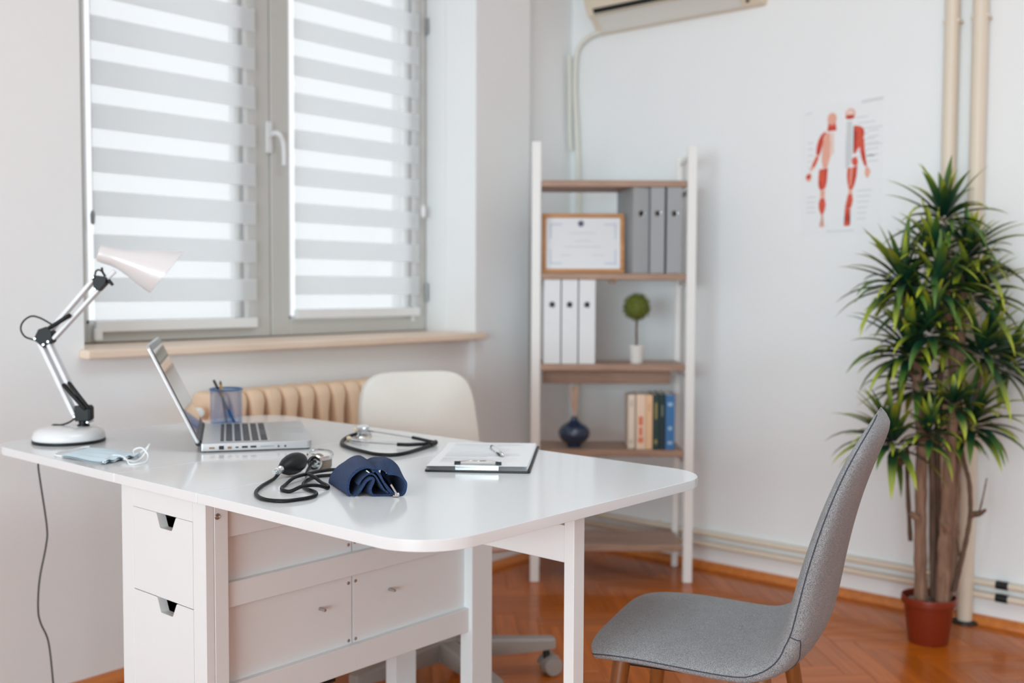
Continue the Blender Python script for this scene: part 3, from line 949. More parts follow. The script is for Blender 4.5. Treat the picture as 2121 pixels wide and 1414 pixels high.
# springs in black sleeves
def sleeve(a, c, r):
    a = Vector(a) - Fv * .017; c = Vector(c) - Fv * .017
    b = MB(); b.tube([L(a), L(a) + (L(c) - L(a)) * .06, L(a) + (L(c) - L(a)) * .94, L(c)], [r * .6, r, r, r * .6], 12); return b.build('spring_sleeve', M_lblack, lamp)
sleeve((1.2090, 2.4932, 1.010), (1.2455, 2.4553, 1.0435), .0052)
sleeve((1.2267, 2.4631, .8790), (1.2600, 2.4200, .8180), .0052)
sleeve((1.2353, 2.4535, .8840), (1.2660, 2.4150, .8200), .0046)
# shade: a flared cone on its neck
ax = Vector((.1345, -.0813, -.0439))
Ms = frame_z(L((1.2884, 2.4162, 1.1909)), ax)
H = ax.length
pr = [(.0, 0.0), (.014, .0), (.0200, .002), (.0215, .012), (.0220, .035), (.026, .055), (.036, .085), (.047, .115), (.055, .140), (.0605, H)]
b = MB(); b.lathe(pr, 56, Ms, cap0=False, cap1=False)
inner = [(.0590, H), (.0535, .140), (.0455, .115), (.0345, .085), (.0245, .055), (.0205, .035), (.0, .034)]
b.lathe(inner, 56, Ms, cap0=False, cap1=False)
b.lathe([(.0605, H), (.0590, H)], 56, Ms, cap0=False, cap1=False)
Mi_ = Ms.inverted(); up_ = (Mi_.to_3x3() @ Vector((0, 0, 1))); up_ = Vector((up_.x, up_.y, 0)).normalized()
def oblique(mb):
    """the mouth of the shade is cut at a slant, longer on its upper side"""
    out = []
    for v in mb.v:
        q = Mi_ @ Vector(v); t = max(0.0, min(1.0, q.z / H)) ** 1.5
        q.z += .42 * q.dot(up_) * t
        out.append(tuple(Ms @ q))
    mb.v = out
oblique(b)
sd_ = b.build('shade', M_lshade, lamp, angle=45)
b = MB(); b.lathe([(.0, .034), (.013, .034), (.0135, .06), (.012, .068), (.0, .068)], 20, Ms, cap0=False, cap1=False); b.build('bulb_socket', M_lblack, sd_)
b = MB(); b.lathe([(.010, .066), (.013, .08), (.022, .095), (.024, .108), (.018, .122), (.0, .129)], 20, Ms, cap0=False, cap1=False); b.build('light_bulb', mat('bulb_glass', (240, 240, 238), 0.2), sd_)
b = MB(); b.tube([hj0 + Rv * .012 + Vector((0, 0, .006)), L((1.3131, 2.3838, 1.1434)) + Vector((0, 0, .004))], [.006, .0055], 12)
b.build('neck', M_rod, lamp)
b = MB(); k = hj0 + Rv * .020 + Vector((0, 0, -.002))
b.tube([hj0 + Rv * .008 + Vector((0, 0, .008)), hj0 + Rv * .021 + Vector((0, 0, .004)), hj0 + Rv * .030 + Vector((0, 0, -.006))], [.004, .005, .0035], 10)
b.build('wing_nut', M_lblack, lamp)
# cord: loop at the elbow, loop at the head, tail over the table end down to the floor
def cordpart(pts, r=.0022):
    b = MB(); b.tube(spline(pts, 8), r, 8); return b.build('cord', M_cord, lamp)
cordpart([L(p) for p in [(1.2140, 2.4900, 1.0160), (1.1929, 2.5149, 1.0343), (1.1786, 2.5318, 1.0386), (1.1662, 2.5453, 1.0267), (1.1612, 2.5496, 1.0083), (1.1673, 2.5412, .99), (1.1830, 2.5230, .9815)]])
cordpart([hj0 + Rv * a + Vector((0, 0, c)) for a, c in ((-.013, .016), (-.010, .027), (-.002, .030), (.008, .022), (.014, .010))])
cordpart([hj0 + Rv * a + Vector((0, 0, c)) for a, c in ((.004, .036), (.006, .025), (.014, .012), (.019, .002))], .0028)
cordpart([L(p) for p in [(1.2380, 2.4440, .795), (1.2294, 2.4540, .786), (1.2171, 2.4680, .7795), (1.2100, 2.5000, .7760), (1.2090, 2.5320, .7520), (1.2120, 2.5520, .7430), (1.2160, 2.5700, .7430), (1.2200, 2.5880, .7400), (1.2230, 2.5990, .7200), (1.2280, 2.6150, .665), (1.2330, 2.615, .618), (1.2470, 2.615, .506), (1.2440, 2.615, .458), (1.2260, 2.615, .375), (1.2210, 2.615, .302), (1.2270, 2.615, .264), (1.2460, 2.615, .210), (1.2560, 2.615, .102), (1.262, 2.62, .03), (1.29, 2.66, .004), (1.36, 2.70, .003)]])

# ------------------------------------------------------------------ shelving unit standing across the corner
M_post = mat('shelf_white_metal', (238, 237, 235), 0.4)
M_board = wood('shelf_oak', (150, 118, 100), (184, 152, 132), 0.5, (5, 40, 40))
SL = Vector((3.073, 2.526, 0))
SANG = math.atan2(-.763, .646)                       # local x runs along the front, local y into the corner
SW, SDp = .577, .245
shelf = thing('shelving_unit', 'open shelf unit with white metal posts and oak boards in the corner', 'shelf', SL, SANG)
SMt = Matrix.Translation(SL) @ Matrix.Rotation(SANG, 4, 'Z')
def SP(x, y, z): return SMt @ Vector((x, y, z))
PR = .0175
for nm, x, y, z1 in (('post', 0, 0, 1.652), ('post', SW, 0, 1.640), ('post', .012, SDp - .01, 1.62), ('post', SW - .014, SDp - .01, 1.62)):
    b = MB()
    r = PR if y == 0 else .0125
    b.box(x - r, x + r, y - r * .7, y + r * .7, 0, z1, .003)
    b.build(nm, M_post, shelf)
for x in (0.006, SW - .007):
    for z in (.10, .455, .78, 1.13, 1.47, 1.60):
        b = MB(); b.box(x - .006, x + .006, .012, SDp - .018, z - .010, z + .010, .002); b.build('side_bar', M_post, shelf)
SHZ = (.143, .503, .826, 1.166, 1.510)               # board tops
for i, z in enumerate(SHZ):
    b = MB(); b.box(.0185, SW - .0185, -.008, SDp - .006, z - .024, z, .0025)
    b.build('shelf_board', M_board, shelf)
b = MB(); b.box(.03, SW - .06, .085, .105, .745, .800, .002); b.build('stretcher', M_board, shelf)
b = MB(); b.box(.275, .300, .02, .05, 1.128, 1.1425, .002); b.build('board_clip', M_board, shelf)

# framed certificate leaning on the second board
M_fr = wood('frame_beech', (176, 118, 66), (204, 146, 92), 0.4, (8, 40, 40))
M_cert = mat('certificate_paper', (233, 236, 241), 0.35)
M_lblue = mat('print_light_blue', (202, 212, 230), 0.6)
M_navy = mat('print_navy', (42, 66, 106), 0.6)
def facing(x, y, z, tilt=0.0, turn=0.0):
    """matrix of a standing panel on the shelf: local x right, local y up, local z towards the viewer"""
    return SMt @ Matrix.Translation((x, y, z)) @ Matrix.Rotation(turn, 4, 'Z') @ Matrix.Rotation(PI / 2 - tilt, 4, 'X')
cert = thing('framed_certificate', 'certificate in a light wood frame leaning on the second highest board', 'frame', (0, 0, 0))
cert.matrix_world = facing(.022, .055, SHZ[3] + .0012, .10)
FWd, FH = .312, .226
b = MB(); w = .016
b.box(0, FWd, 0, w, -.012, .006, .002); b.box(0, FWd, FH - w, FH, -.012, .006, .002)
b.box(0, w, w, FH - w, -.012, .006, .002); b.box(FWd - w, FWd, w, FH - w, -.012, .006, .002)
b.build('frame', M_fr, cert)
b = MB(); b.box(w * .8, FWd - w * .8, w * .8, FH - w * .8, -.008, -.001); b.build('certificate', M_cert, cert, smooth=False)
b = MB()
for x0, x1, y0, y1 in ((.03, .075, .034, .040), (.03, .036, .034, .09), (.237, .282, .034, .040), (.276, .282, .034, .09), (.03, .075, .182, .188), (.03, .036, .13, .188), (.237, .282, .182, .188), (.276, .282, .13, .188)):
    b.box(x0, x1, y0, y1, -.0012, -.0006)
b.build('border_print', M_lblue, cert, smooth=False)
b = MB()
for x0, x1, y in ((.105, .205, .150), (.125, .185, .120), (.085, .225, .098), (.07, .11, .066), (.19, .235, .066)):
    b.box(x0, x1, y, y + .004, -.0012, -.0006)
b.build('text_print', M_txt, cert, smooth=False)
b = MB(); b.lathe([(.0115, -.0012), (.0115, -.0003)], 18, Matrix.Translation((.148, .188, 0))); b.build('seal', M_navy, cert)
b = MB(); b.box(.024, FWd - .024, .024, FH - .024, .001, .0022); b.build('pane', glass('frame_glass', refl=.04), cert, smooth=False)

# lever arch binders
M_bgrey = mat('binder_grey', (158, 160, 163), 0.45)
M_bwhite = mat('binder_white', (226, 228, 230), 0.4)
M_hole = mat('binder_hole', (18, 20, 22), 0.5)
M_edge = mat('binder_edge', (60, 64, 68), 0.5)
M_paper2 = mat('paper_block', (235, 235, 232), 0.7)
def binder(x, y, z, w, material, label, group, turn=0.0, lean=0.0, h=.318, d=.235):
    t = thing('lever_arch_binder', label, 'binder', (0, 0, 0), 0, group)
    t.matrix_world = SMt @ Matrix.Translation((x, y, z)) @ Matrix.Rotation(turn, 4, 'Z') @ Matrix.Rotation(lean, 4, 'Y')
    b = MB(); b.box(0, w, 0, .003, 0, h, .001); b.build('spine', material, t)
    for x0 in (0, w - .003):
        b = MB(); b.box(x0, x0 + .003, .003, d, 0, h, .0008); b.build('cover', material, t)
    b = MB(); b.box(.004, w - .004, .03, d - .012, .006, h - .02); b.build('paper_block', M_paper2, t, smooth=False)
    Mh = Matrix.Translation((w / 2, 0, h * .695)) @ Matrix.Rotation(PI / 2, 4, 'X')
    b = MB(); b.lathe([(.0115, -.002), (.0122, .0006), (.0115, .0012), (.0105, .0008)], 20, Mh); b.build('finger_ring', M_steel, t)
    b = MB(); b.lathe([(.0106, -.001), (.0106, .0010)], 18, Mh); b.build('finger_hole', M_hole, t)
    return t
zb = SHZ[2] + .001
GW = 'white binders on the third board'
binder(.030, -.002, zb, .062, M_bwhite, 'first white binder from the left post, beside another white one', GW)
binder(.0965, -.002, zb, .060, M_bwhite, 'middle white binder of the three on the shelf', GW)
binder(.161, -.002, zb, .061, M_bwhite, 'third white binder, the one nearest the small topiary', GW)
zb = SHZ[3] + .001
GG = 'grey binders on the second board'
binder(.360, -.004, zb, .061, M_bgrey, 'grey binder beside the framed certificate, its side showing', GG, turn=.17)
binder(.4235, -.006, zb, .053, M_bgrey, 'middle grey binder of three on the shelf', GG)
binder(.4845, -.006, zb, .056, M_bgrey, 'grey binder next to the right post of the shelf', GG)

# small topiary in a white pot
M_potw = mat('pot_white', (232, 228, 224), 0.45)
M_top = mat('topiary_green', (92, 104, 34), 0.7, noise=0.6, nscale=60)
M_top2 = mat('topiary_leaf', (110, 116, 36), 0.7, noise=0.5, nscale=80)
M_stem = mat('stem_brown', (92, 62, 48), 0.7, bump=.4, bscale=90)
q = SP(.385, .075, SHZ[2])
topi = thing('topiary', 'small ball topiary in a ribbed white pot on the third board', 'plant', q)
b = MB()
prf = [(.0, 0), (.0225, 0), (.0235, .003), (.0275, .052), (.030, .056), (.0315, .060), (.0315, .068), (.029, .0685), (.0275, .060), (.0, .058)]
b.lathe(prf, 32, cap0=False, cap1=False)
for k in range(5): b.lathe([(.0238 + k * .0009, .008 + k * .009), (.0256 + k * .0009, .0115 + k * .009), (.0247 + k * .0009, .015 + k * .009)], 32, cap0=False, cap1=False)
b.build('pot', M_potw, topi)
b = MB(); b.sphere((0, 0, .060), .026, .026, .009, 16, 8); b.build('moss', M_top, topi)
b = MB(); b.tube(spline([(0, 0, .06), (.002, .001, .09), (-.001, 0, .12), (.001, 0, .17)], 4), .0042, 10); b.build('stem', M_stem, topi)
random.seed(11)
b = MB(); b.sphere((0, 0, .214), .047, seg=24, rings=16); ball = b.build('foliage_ball', M_top, topi)
b = MB()
for k in range(520):
    u = random.uniform(-1, 1); a = random.uniform(0, 2 * PI); s = math.sqrt(1 - u * u)
    n = Vector((s * math.cos(a), s * math.sin(a), u)); c = Vector((0, 0, .214)) + n * random.uniform(.046, .055)
    t1 = n.orthogonal().normalized(); t1.rotate(Matrix.Rotation(random.uniform(0, 6.28), 3, n)); t2 = n.cross(t1); r = random.uniform(.004, .0065)
    b.add([c - t1 * r * .45, c + t2 * r + n * .002, c + t1 * r * .45, c - t2 * r + n * .003, c + n * .002], [(0, 1, 4), (1, 2, 4), (2, 3, 4), (3, 0, 4)])
o = b.build('leaf_tufts', M_top2, ball, smooth=False); o['kind'] = 'stuff'

# reed diffuser
M_vase = mat('navy_glaze', (34, 54, 82), 0.12, coat=0.6)
M_reed = wood('reed_wood', (206, 158, 124), (228, 188, 156), 0.7, (20, 20, 3))
q = SP(.150, .075, SHZ[1])
dif = thing('reed_diffuser', 'round navy blue vase with pale reeds on the fourth board', 'vase', q)
b = MB()
b.lathe([(.0, 0), (.026, 0), (.027, .004), (.0275, .009), (.042, .020), (.056, .036), (.0615, .052), (.059, .066), (.048, .081), (.030, .092), (.017, .101), (.0115, .113), (.0125, .118), (.0095, .118), (.0088, .104), (.0, .10)], 40, cap0=False, cap1=False)
b.build('vase', M_vase, dif, angle=60)
for dx, dy in ((-.024, .01), (-.002, -.008), (.006, .012), (.012, -.012), (.003, .004)):
    b = MB(); b.cyl((-dx * .25, -dy * .25, .10), (dx, dy, .232), .0023, seg=8); b.build('reed', M_reed, dif)

# books
def book(x, w, h, d, cols, label, lean=0.0, y=.02, titles=()):
    t = thing('book', label, 'book', (0, 0, 0), 0, 'books on the fourth board')
    t.matrix_world = SMt @ Matrix.Translation((x, y, SHZ[1] + .001)) @ Matrix.Rotation(lean, 4, 'Y')
    mc = mat('book_cover', cols[0], 0.5)
    b = MB(); b.box(0, .002, 0, d, 0, h, .0006); b.box(w - .002, w, 0, d, 0, h, .0006); b.box(0, w, -.0005, .002, 0, h, .0006)
    b.build('cover', mc, t)
    b = MB(); b.box(.0022, w - .0022, .0022, d - .003, .003, h - .003); b.build('page_block', M_paper2, t, smooth=False)
    if len(cols) > 1:
        mt = mat('book_print', cols[1], 0.5)
        for z0, z1, f in titles:
            b = MB(); b.box(w * (.5 - f / 2), w * (.5 + f / 2), -.0010, -.0004, h * z0, h * z1); b.build('spine_print', mt, t, smooth=False)
    return t
book(.352, .026, .204, .135, ((232, 220, 206), (206, 190, 174)), 'pale cream book at the left end of the book row', titles=((.78, .9, .4), (.1, .16, .5)), y=.035)
book(.381, .034, .207, .14, ((240, 214, 190), (224, 128, 96)), 'thick cream book with orange spine print', titles=((.12, .22, .6), (.25, .40, .4), (.44, .60, .5)), y=.015)
book(.4165, .026, .205, .14, ((240, 200, 160), (226, 176, 134)), 'peach book between cream and dark green ones', titles=((.7, .85, .4),), y=.018)
book(.444, .022, .208, .14, ((22, 58, 54), (150, 138, 80)), 'dark green book with faint gold print', titles=((.55, .85, .4), (.1, .18, .5)), y=.015)
book(.4675, .022, .209, .14, ((16, 44, 52), (120, 130, 110)), 'blackish teal book beside the blue one', titles=((.6, .8, .3),), y=.017)
book(.491, .034, .206, .14, ((58, 118, 174), (170, 202, 226)), 'bright blue book at the right end of the row', titles=((.8, .86, .5), (.36, .42, .4), (.1, .15, .5)), y=.012)

# ------------------------------------------------------------------ things on the table
TZ = .7402
M_alu = mat('laptop_aluminium', (206, 208, 211), 0.32, 0.75)
M_alu_side = mat('laptop_side', (212, 214, 216), 0.35, 0.6)
M_key = mat('laptop_key', (52, 56, 66), 0.4)
M_screen = mat('laptop_screen', (14, 15, 17), 0.04, spec=0.9, coat=1.0, coat_rough=0.02)
M_bez = mat('laptop_bezel', (64, 66, 68), 0.25)
ex = Vector((math.cos(TAB), math.sin(TAB), 0)); ey = Vector((-math.sin(TAB), math.cos(TAB), 0))
fd = (ex * .832 - ey * .555).normalized()           # from hinge to the front edge
wd = Vector((0, 0, 1)).cross(fd)                     # along the hinge, towards the window
h0 = ex * 1.311 + ey * 2.085 + Vector((0, 0, TZ))
lap = thing('laptop', 'open silver laptop with dark screen and keys near the lamp', 'laptop', (0, 0, 0))
lap.matrix_world = frame(h0, fd)                     # x to the front edge, y along the hinge
LD, LW = .249, .364
b = MB(); pts = round_poly([(.004, 0), (LD, 0), (LD, LW), (.004, LW)], [.004, .014, .014, .004], 6)
b.prism(pts, .0025, .0205, bev=.0022, seg=2); base_l = b.build('base', M_alu, lap)
b = MB(); b.prism(round_poly([(.008, .004), (LD - .004, .004), (LD - .004, LW - .004), (.008, LW - .004)], .012, 6), .0004, .0025); b.build('bottom_case', M_bez, base_l)
# keyboard: black well rows of separate keys
kx0, ky0 = .052, .040
kb = MB(); kb.box(.046, .158, .034, LW - .034, .0203, .0207); kb.build('keyboard_tray', M_alu_side, base_l, smooth=False)
km = MB(); km.box(-.0073, .0073, -.0079, .0079, 0, .0014, .0008); kme = km.mesh('key', M_key)
kf = MB(); kf.box(-.0040, .0040, -.0079, .0079, 0, .0014, .0008); kfe = kf.mesh('function_key', M_key)
ks = MB(); ks.box(-.0073, .0073, -.051, .051, 0, .0014, .0008); kse = ks.mesh('space_bar', M_key)
n = 15; pitch = (LW - .080) / (n - 1)
for r in range(6):
    x = .050 if r == 0 else .0655 + (r - 1) * .0195
    for k in range(n):
        y = .040 + k * pitch
        if r == 5 and 4 <= k <= 8:
            if k == 6: link_mesh('key', kse, base_l, (x, y, .0207))
            continue
        link_mesh('key', kfe if r == 0 else kme, base_l, (x, y, .0207))
b = MB(); b.box(.172, .240, .130, .236, .0203, .0208, .0002); b.build('trackpad', mat('trackpad', (196, 198, 201), 0.4, 0.6), base_l)
# speaker grilles and hinge bar
b = MB(); b.cyl((-.001, .02, .019), (-.001, LW - .02, .019), .0075, seg=14); b.build('hinge', M_black, lap)
# ports on the near side
M_port = mat('port_black', (26, 26, 28), 0.5); M_port2 = mat('port_brass', (150, 120, 84), 0.4, 0.5)
for x0, x1, z0, z1, mm in ((.022, .034, .008, .012, M_port2), (.043, .054, .006, .0145, M_port), (.062, .071, .007, .0125, M_port2), (.079, .086, .0085, .0115, M_port), (.093, .106, .008, .0125, M_port), (.112, .125, .008, .0125, M_port), (.134, .164, .0095, .0115, mat('slot_grey', (150, 152, 154), .4)), (.172, .176, .007, .012, M_bez), (.187, .191, .007, .012, M_bez)):
    b = MB(); b.box(x0, x1, -.0006, .002, z0, z1, .0004); b.build('port', mm, base_l)
# lid
al = math.radians(115.5)
lid = bpy.data.objects.new('lid', None)
Ml = Matrix.Translation((-.002, 0, .021)) @ Matrix.Rotation(-al, 4, 'Y')   # local x up the lid, local z to its back... kept thin
b = MB()
b.prism(round_poly([(0, 0), (.246, 0), (.246, LW), (0, LW)], [.004, .014, .014, .004], 6), -.0035, .0035, bev=.0015)
lid = b.build('lid', M_alu, lap); lid.matrix_local = Ml
b = MB(); b.prism(round_poly([(.006, .004), (.242, .004), (.242, LW - .004), (.006, LW - .004)], .010, 5), -.0043, -.0034); b.build('bezel', M_bez, lid)
b = MB(); b.box(.020, .229, .016, LW - .016, -.0049, -.0042); b.build('screen', M_screen, lid, smooth=False)

# pen cup of blue wire mesh
M_blue = mat('cup_blue', (74, 124, 176), 0.35, 0.2)
def mesh_mat():
    m = bpy.data.materials.new('cup_wire_mesh'); m.use_nodes = True
    nt = m.node_tree; bs = nt.nodes['Principled BSDF']
    bs.inputs['Base Color'].default_value = lin((60, 126, 188)); bs.inputs['Roughness'].default_value = .4
    tc = nt.nodes.new('ShaderNodeTexCoord')
    uvn = nt.nodes.new('ShaderNodeMapping'); uvn.inputs['Scale'].default_value = (1, 1, 1)
    sx = nt.nodes.new('ShaderNodeSeparateXYZ'); nt.links.new(tc.outputs['Object'], sx.inputs[0])
    at = nt.nodes.new('ShaderNodeMath'); at.operation = 'ARCTAN2'
    nt.links.new(sx.outputs['X'], at.inputs[0]); nt.links.new(sx.outputs['Y'], at.inputs[1])
    def wave(src, k):
        mu = nt.nodes.new('ShaderNodeMath'); mu.operation = 'MULTIPLY'; mu.inputs[1].default_value = k
        nt.links.new(src, mu.inputs[0])
        si = nt.nodes.new('ShaderNodeMath'); si.operation = 'SINE'; nt.links.new(mu.outputs[0], si.inputs[0])
        return si.outputs[0]
    def lin2(sign):
        a = nt.nodes.new('ShaderNodeMath'); a.operation = 'MULTIPLY'; a.inputs[1].default_value = 46.0; nt.links.new(at.outputs[0], a.inputs[0])
        c = nt.nodes.new('ShaderNodeMath'); c.operation = 'MULTIPLY'; c.inputs[1].default_value = sign * 1300.0; nt.links.new(sx.outputs['Z'], c.inputs[0])
        s = nt.nodes.new('ShaderNodeMath'); s.operation = 'ADD'; nt.links.new(a.outputs[0], s.inputs[0]); nt.links.new(c.outputs[0], s.inputs[1])
        return s.outputs[0]
    w1 = wave(lin2(1), 1.0); w2 = wave(lin2(-1), 1.0)
    mx = nt.nodes.new('ShaderNodeMath'); mx.operation = 'MAXIMUM'; nt.links.new(w1, mx.inputs[0]); nt.links.new(w2, mx.inputs[1])
    gt = nt.nodes.new('ShaderNodeMath'); gt.operation = 'GREATER_THAN'; gt.inputs[1].default_value = 0.80; nt.links.new(mx.outputs[0], gt.inputs[0])
    nt.links.new(gt.outputs[0], bs.inputs['Alpha'])
    return m
M_mesh = mesh_mat()
CB = Vector((1.648, 2.424, TZ))
cup = thing('pen_cup', 'blue wire mesh pen cup standing behind the open laptop', 'cup', CB)
CRr, CH = .0415, .098
b = MB(); b.lathe([(CRr, .004), (CRr, CH)], 48, cap0=False, cap1=False); b.build('mesh_wall', M_mesh, cup)
b = MB(); b.lathe([(.0, 0), (CRr + .001, 0), (CRr + .0015, .003), (CRr + .0005, .006), (.0, .004)], 40, cap0=False, cap1=False); b.build('base', M_blue, cup)
b = MB(); b.tube([(CRr * math.cos(2 * PI * k / 40), CRr * math.sin(2 * PI * k / 40), CH) for k in range(40)], .0026, 8, closed=True); b.build('rim', M_blue, cup)
def pencil(p0, p1, cols, label, name='pencil'):
    p0 = Vector(p0); p1 = Vector(p1); d = p1 - p0
    t = thing(name, label, 'pencil', CB + p0, 0, 'pencils in the blue cup')
    acc = 0
    for i, (share, col, nm, r0, r1) in enumerate(cols):
        b = MB(); b.cyl(d * acc, d * (acc + share), r0, r1, seg=8); acc += share
        b.build(nm, mat('pencil_' + nm, col, .5), t)
    return t
pencil((.014, -.018, .0065), (-.017, .032, .121), ((.32, (28, 78, 128), 'grip', .0040, .0040), (.46, (176, 132, 84), 'shaft', .0036, .0036), (.22, (38, 36, 34), 'cap', .0040, .0034)), 'dark tipped pencil leaning to the left in the blue cup')
pencil((-.008, -.014, .0065), (-.010, .012, .119), ((.62, (150, 128, 96), 'shaft', .0036, .0036), (.30, (206, 164, 72), 'band', .0038, .0038), (.08, (60, 52, 40), 'tip', .0036, .002)), 'yellow ended pencil standing upright in the blue cup')

# face mask
M_mask = mat('mask_blue', (220, 240, 250), 0.85, noise=.03, nscale=40, bump=.2, bscale=500)
M_maskw = mat('mask_white', (238, 241, 243), 0.85)
mk = thing('face_mask', 'pale blue pleated face mask lying at the table edge by the lamp', 'mask', (0, 0, 0))
A_, B_, C_, D_ = [Vector((p[0], p[1], 0)) for p in ((1.0982, 2.2300), (1.1139, 2.0720), (1.2250, 2.1200), (1.2020, 2.3050))]
mk.location = (A_ + B_ + C_ + D_) / 4 + Vector((0, 0, TZ)); mo = (A_ + B_ + C_ + D_) / 4
def maskgrid(z0, shrink, amp, ns=20, nt_=24):
    rows = []
    for i in range(ns + 1):
        s = i / ns; row = []
        for j in range(nt_ + 1):
            t = j / nt_
            p = (A_ * (1 - s) + B_ * s) * (1 - t) + (D_ * (1 - s) + C_ * s) * t - mo
            p = p * shrink
            ple = ((t * 4) % 1.0)
            z = z0 + amp * (.35 + .65 * ple) * (.45 + .55 * math.sin(PI * min(1, max(0, s)))) + .0035 * math.sin(PI * s) * math.sin(PI * t) + .0012 * math.sin(7 * s + 5 * t)
            if s > .9: z += .002 * math.sin(t * 22) + .002
            row.append(Vector((p.x, p.y, z)))
        rows.append(row)
    b = MB(); b.grid(rows); b.grid([[v + Vector((0, 0, -.0008)) for v in r] for r in rows]); return b
maskgrid(.0045, .985, .0022).build('mask_body', M_mask, mk)
maskgrid(.0012, 1.0, .0010).build('lining', M_maskw, mk)
def mloop(pts, r=.0017):
    b = MB(); b.tube(spline([Vector(p) - mo - Vector((0, 0, .7402)) for p in pts], 8), r, 8); b.build('ear_loop', M_maskw, mk)
mloop([(1.1120, 2.0780, .746), (1.1300, 2.1000, .748), (1.1560, 2.1220, .750), (1.1660, 2.1000, .750), (1.1560, 2.0600, .747), (1.1480, 2.0360, .742), (1.1600, 2.0250, .7422), (1.1850, 2.0350, .7435), (1.2050, 2.0620, .752), (1.1980, 2.0740, .7665), (1.1880, 2.0880, .762), (1.1960, 2.1000, .748)])
mloop([(1.2230, 2.1230, .748), (1.2280, 2.1060, .760), (1.2260, 2.0900, .770), (1.2150, 2.0760, .769), (1.2020, 2.0720, .752), (1.1850, 2.0660, .743), (1.1700, 2.0600, .7425), (1.1600, 2.0800, .747)])
mloop([(1.0990, 2.2280, .744), (1.0960, 2.2500, .744), (1.1080, 2.2760, .7425), (1.1300, 2.2960, .7425), (1.1600, 2.3080, .7425), (1.1880, 2.3140, .744), (1.2000, 2.3020, .746)])

# stethoscope
M_rub = mat('black_rubber', (13, 14, 16), 0.42, spec=.3)
M_bulbr = mat('bulb_rubber', (20, 21, 24), 0.45, spec=.35)
M_chrome = mat('chrome', (214, 214, 215), 0.12, 1.0)
M_beige = mat('eartip_beige', (226, 204, 174), 0.5)
st = thing('stethoscope', 'black stethoscope with steel ear tubes coiled behind the blue cuff', 'stethoscope', (1.70, 1.87, TZ))
SO = Vector((1.70, 1.87, TZ))
def Spt(pts, z=None): return [Vector((p[0], p[1], (p[2] if z is None else z) + .0)) - SO for p in pts]
tub = [(1.767, 1.7563, .7465), (1.7311, 1.7432, .745), (1.6783, 1.7233, .745), (1.6234, 1.7053, .745), (1.5846, 1.7083, .745), (1.5682, 1.7406, .745), (1.5724, 1.7795, .745), (1.5842, 1.834, .745), (1.5997, 1.8791, .745), (1.6176, 1.9155, .745), (1.6473, 1.9493, .745), (1.6786, 1.9749, .746), (1.7026, 1.9837, .749), (1.7205, 1.982, .752)]
b = MB(); b.tube(spline(Spt(tub), 6), .0044, 10); b.build('tubing', M_rub, st)
y1 = [(1.7704, 1.7568, .7475), (1.7760, 1.7821, .747), (1.7820, 1.8073, .747), (1.7891, 1.8371, .747), (1.7929, 1.859, .747)]
y2 = [(1.7704, 1.7568, .7475), (1.7418, 1.7620, .747), (1.7225, 1.7706, .747), (1.7025, 1.7825, .747), (1.69, 1.8042, .747)]
b = MB(); b.tube(spline(Spt(y1), 6), .0042, 10); b.tube(spline(Spt(y2), 6), .0042, 10)
b.tube(spline(Spt([(1.740, 1.7465, .7465), (1.767, 1.7560, .7470), (1.7760, 1.7650, .7475)]), 4), .0056, 10); b.build('yoke', M_rub, st)
m1 = [(1.7929, 1.859, .747), (1.7900, 1.8893, .748), (1.7848, 1.9319, .750), (1.7780, 1.9643, .752), (1.7680, 1.9925, .754), (1.7560, 2.013, .756)]
m2 = [(1.69, 1.8042, .747), (1.6811, 1.83, .747), (1.6713, 1.861, .747), (1.6620, 1.8902, .747), (1.6610, 1.9201, .747), (1.6742, 1.9538, .747)]
for m_ in (m1, m2):
    q = spline(Spt(m_), 6)
    b = MB(); b.tube(q, .0026, 10); tu = b.build('ear_tube', M_chrome, st)
    d = (q[-1] - q[-3]).normalized()
    b = MB(); b.lathe([(.0028, -.002), (.0055, .002), (.0068, .007), (.005, .013), (.002, .016)], 14, frame_z(q[-1], d)); b.build('ear_tip', M_beige, tu)
cp = Vector((1.7480, 1.9900, 0)) - Vector((SO.x, SO.y, 0))
cpm = frame_z(Vector((cp.x, cp.y, .0022)), (-.12, -.10, 1))
b = MB(); b.lathe([(.0, 0), (.0215, 0), (.0225, .002), (.0215, .005), (.014, .008), (.010, .010)], 28, cpm, cap0=False); b.lathe([(.010, .010), (.010, .015), (.015, .018), (.0165, .024), (.015, .026), (.0, .0255)], 24, cpm, cap0=False, cap1=False)
ch = b.build('chest_piece', M_chrome, st)
b = MB(); b.lathe([(.0205, -.0012), (.0230, .0005), (.0230, .002), (.0215, .0025)], 28, cpm); b.build('diaphragm_ring', M_beige, ch)
b = MB(); b.cyl(cp + Vector((-.010, 0, .0145)), cp + Vector((-.030, -.008, .0125)), .0032, seg=10); b.build('stem', M_chrome, ch)

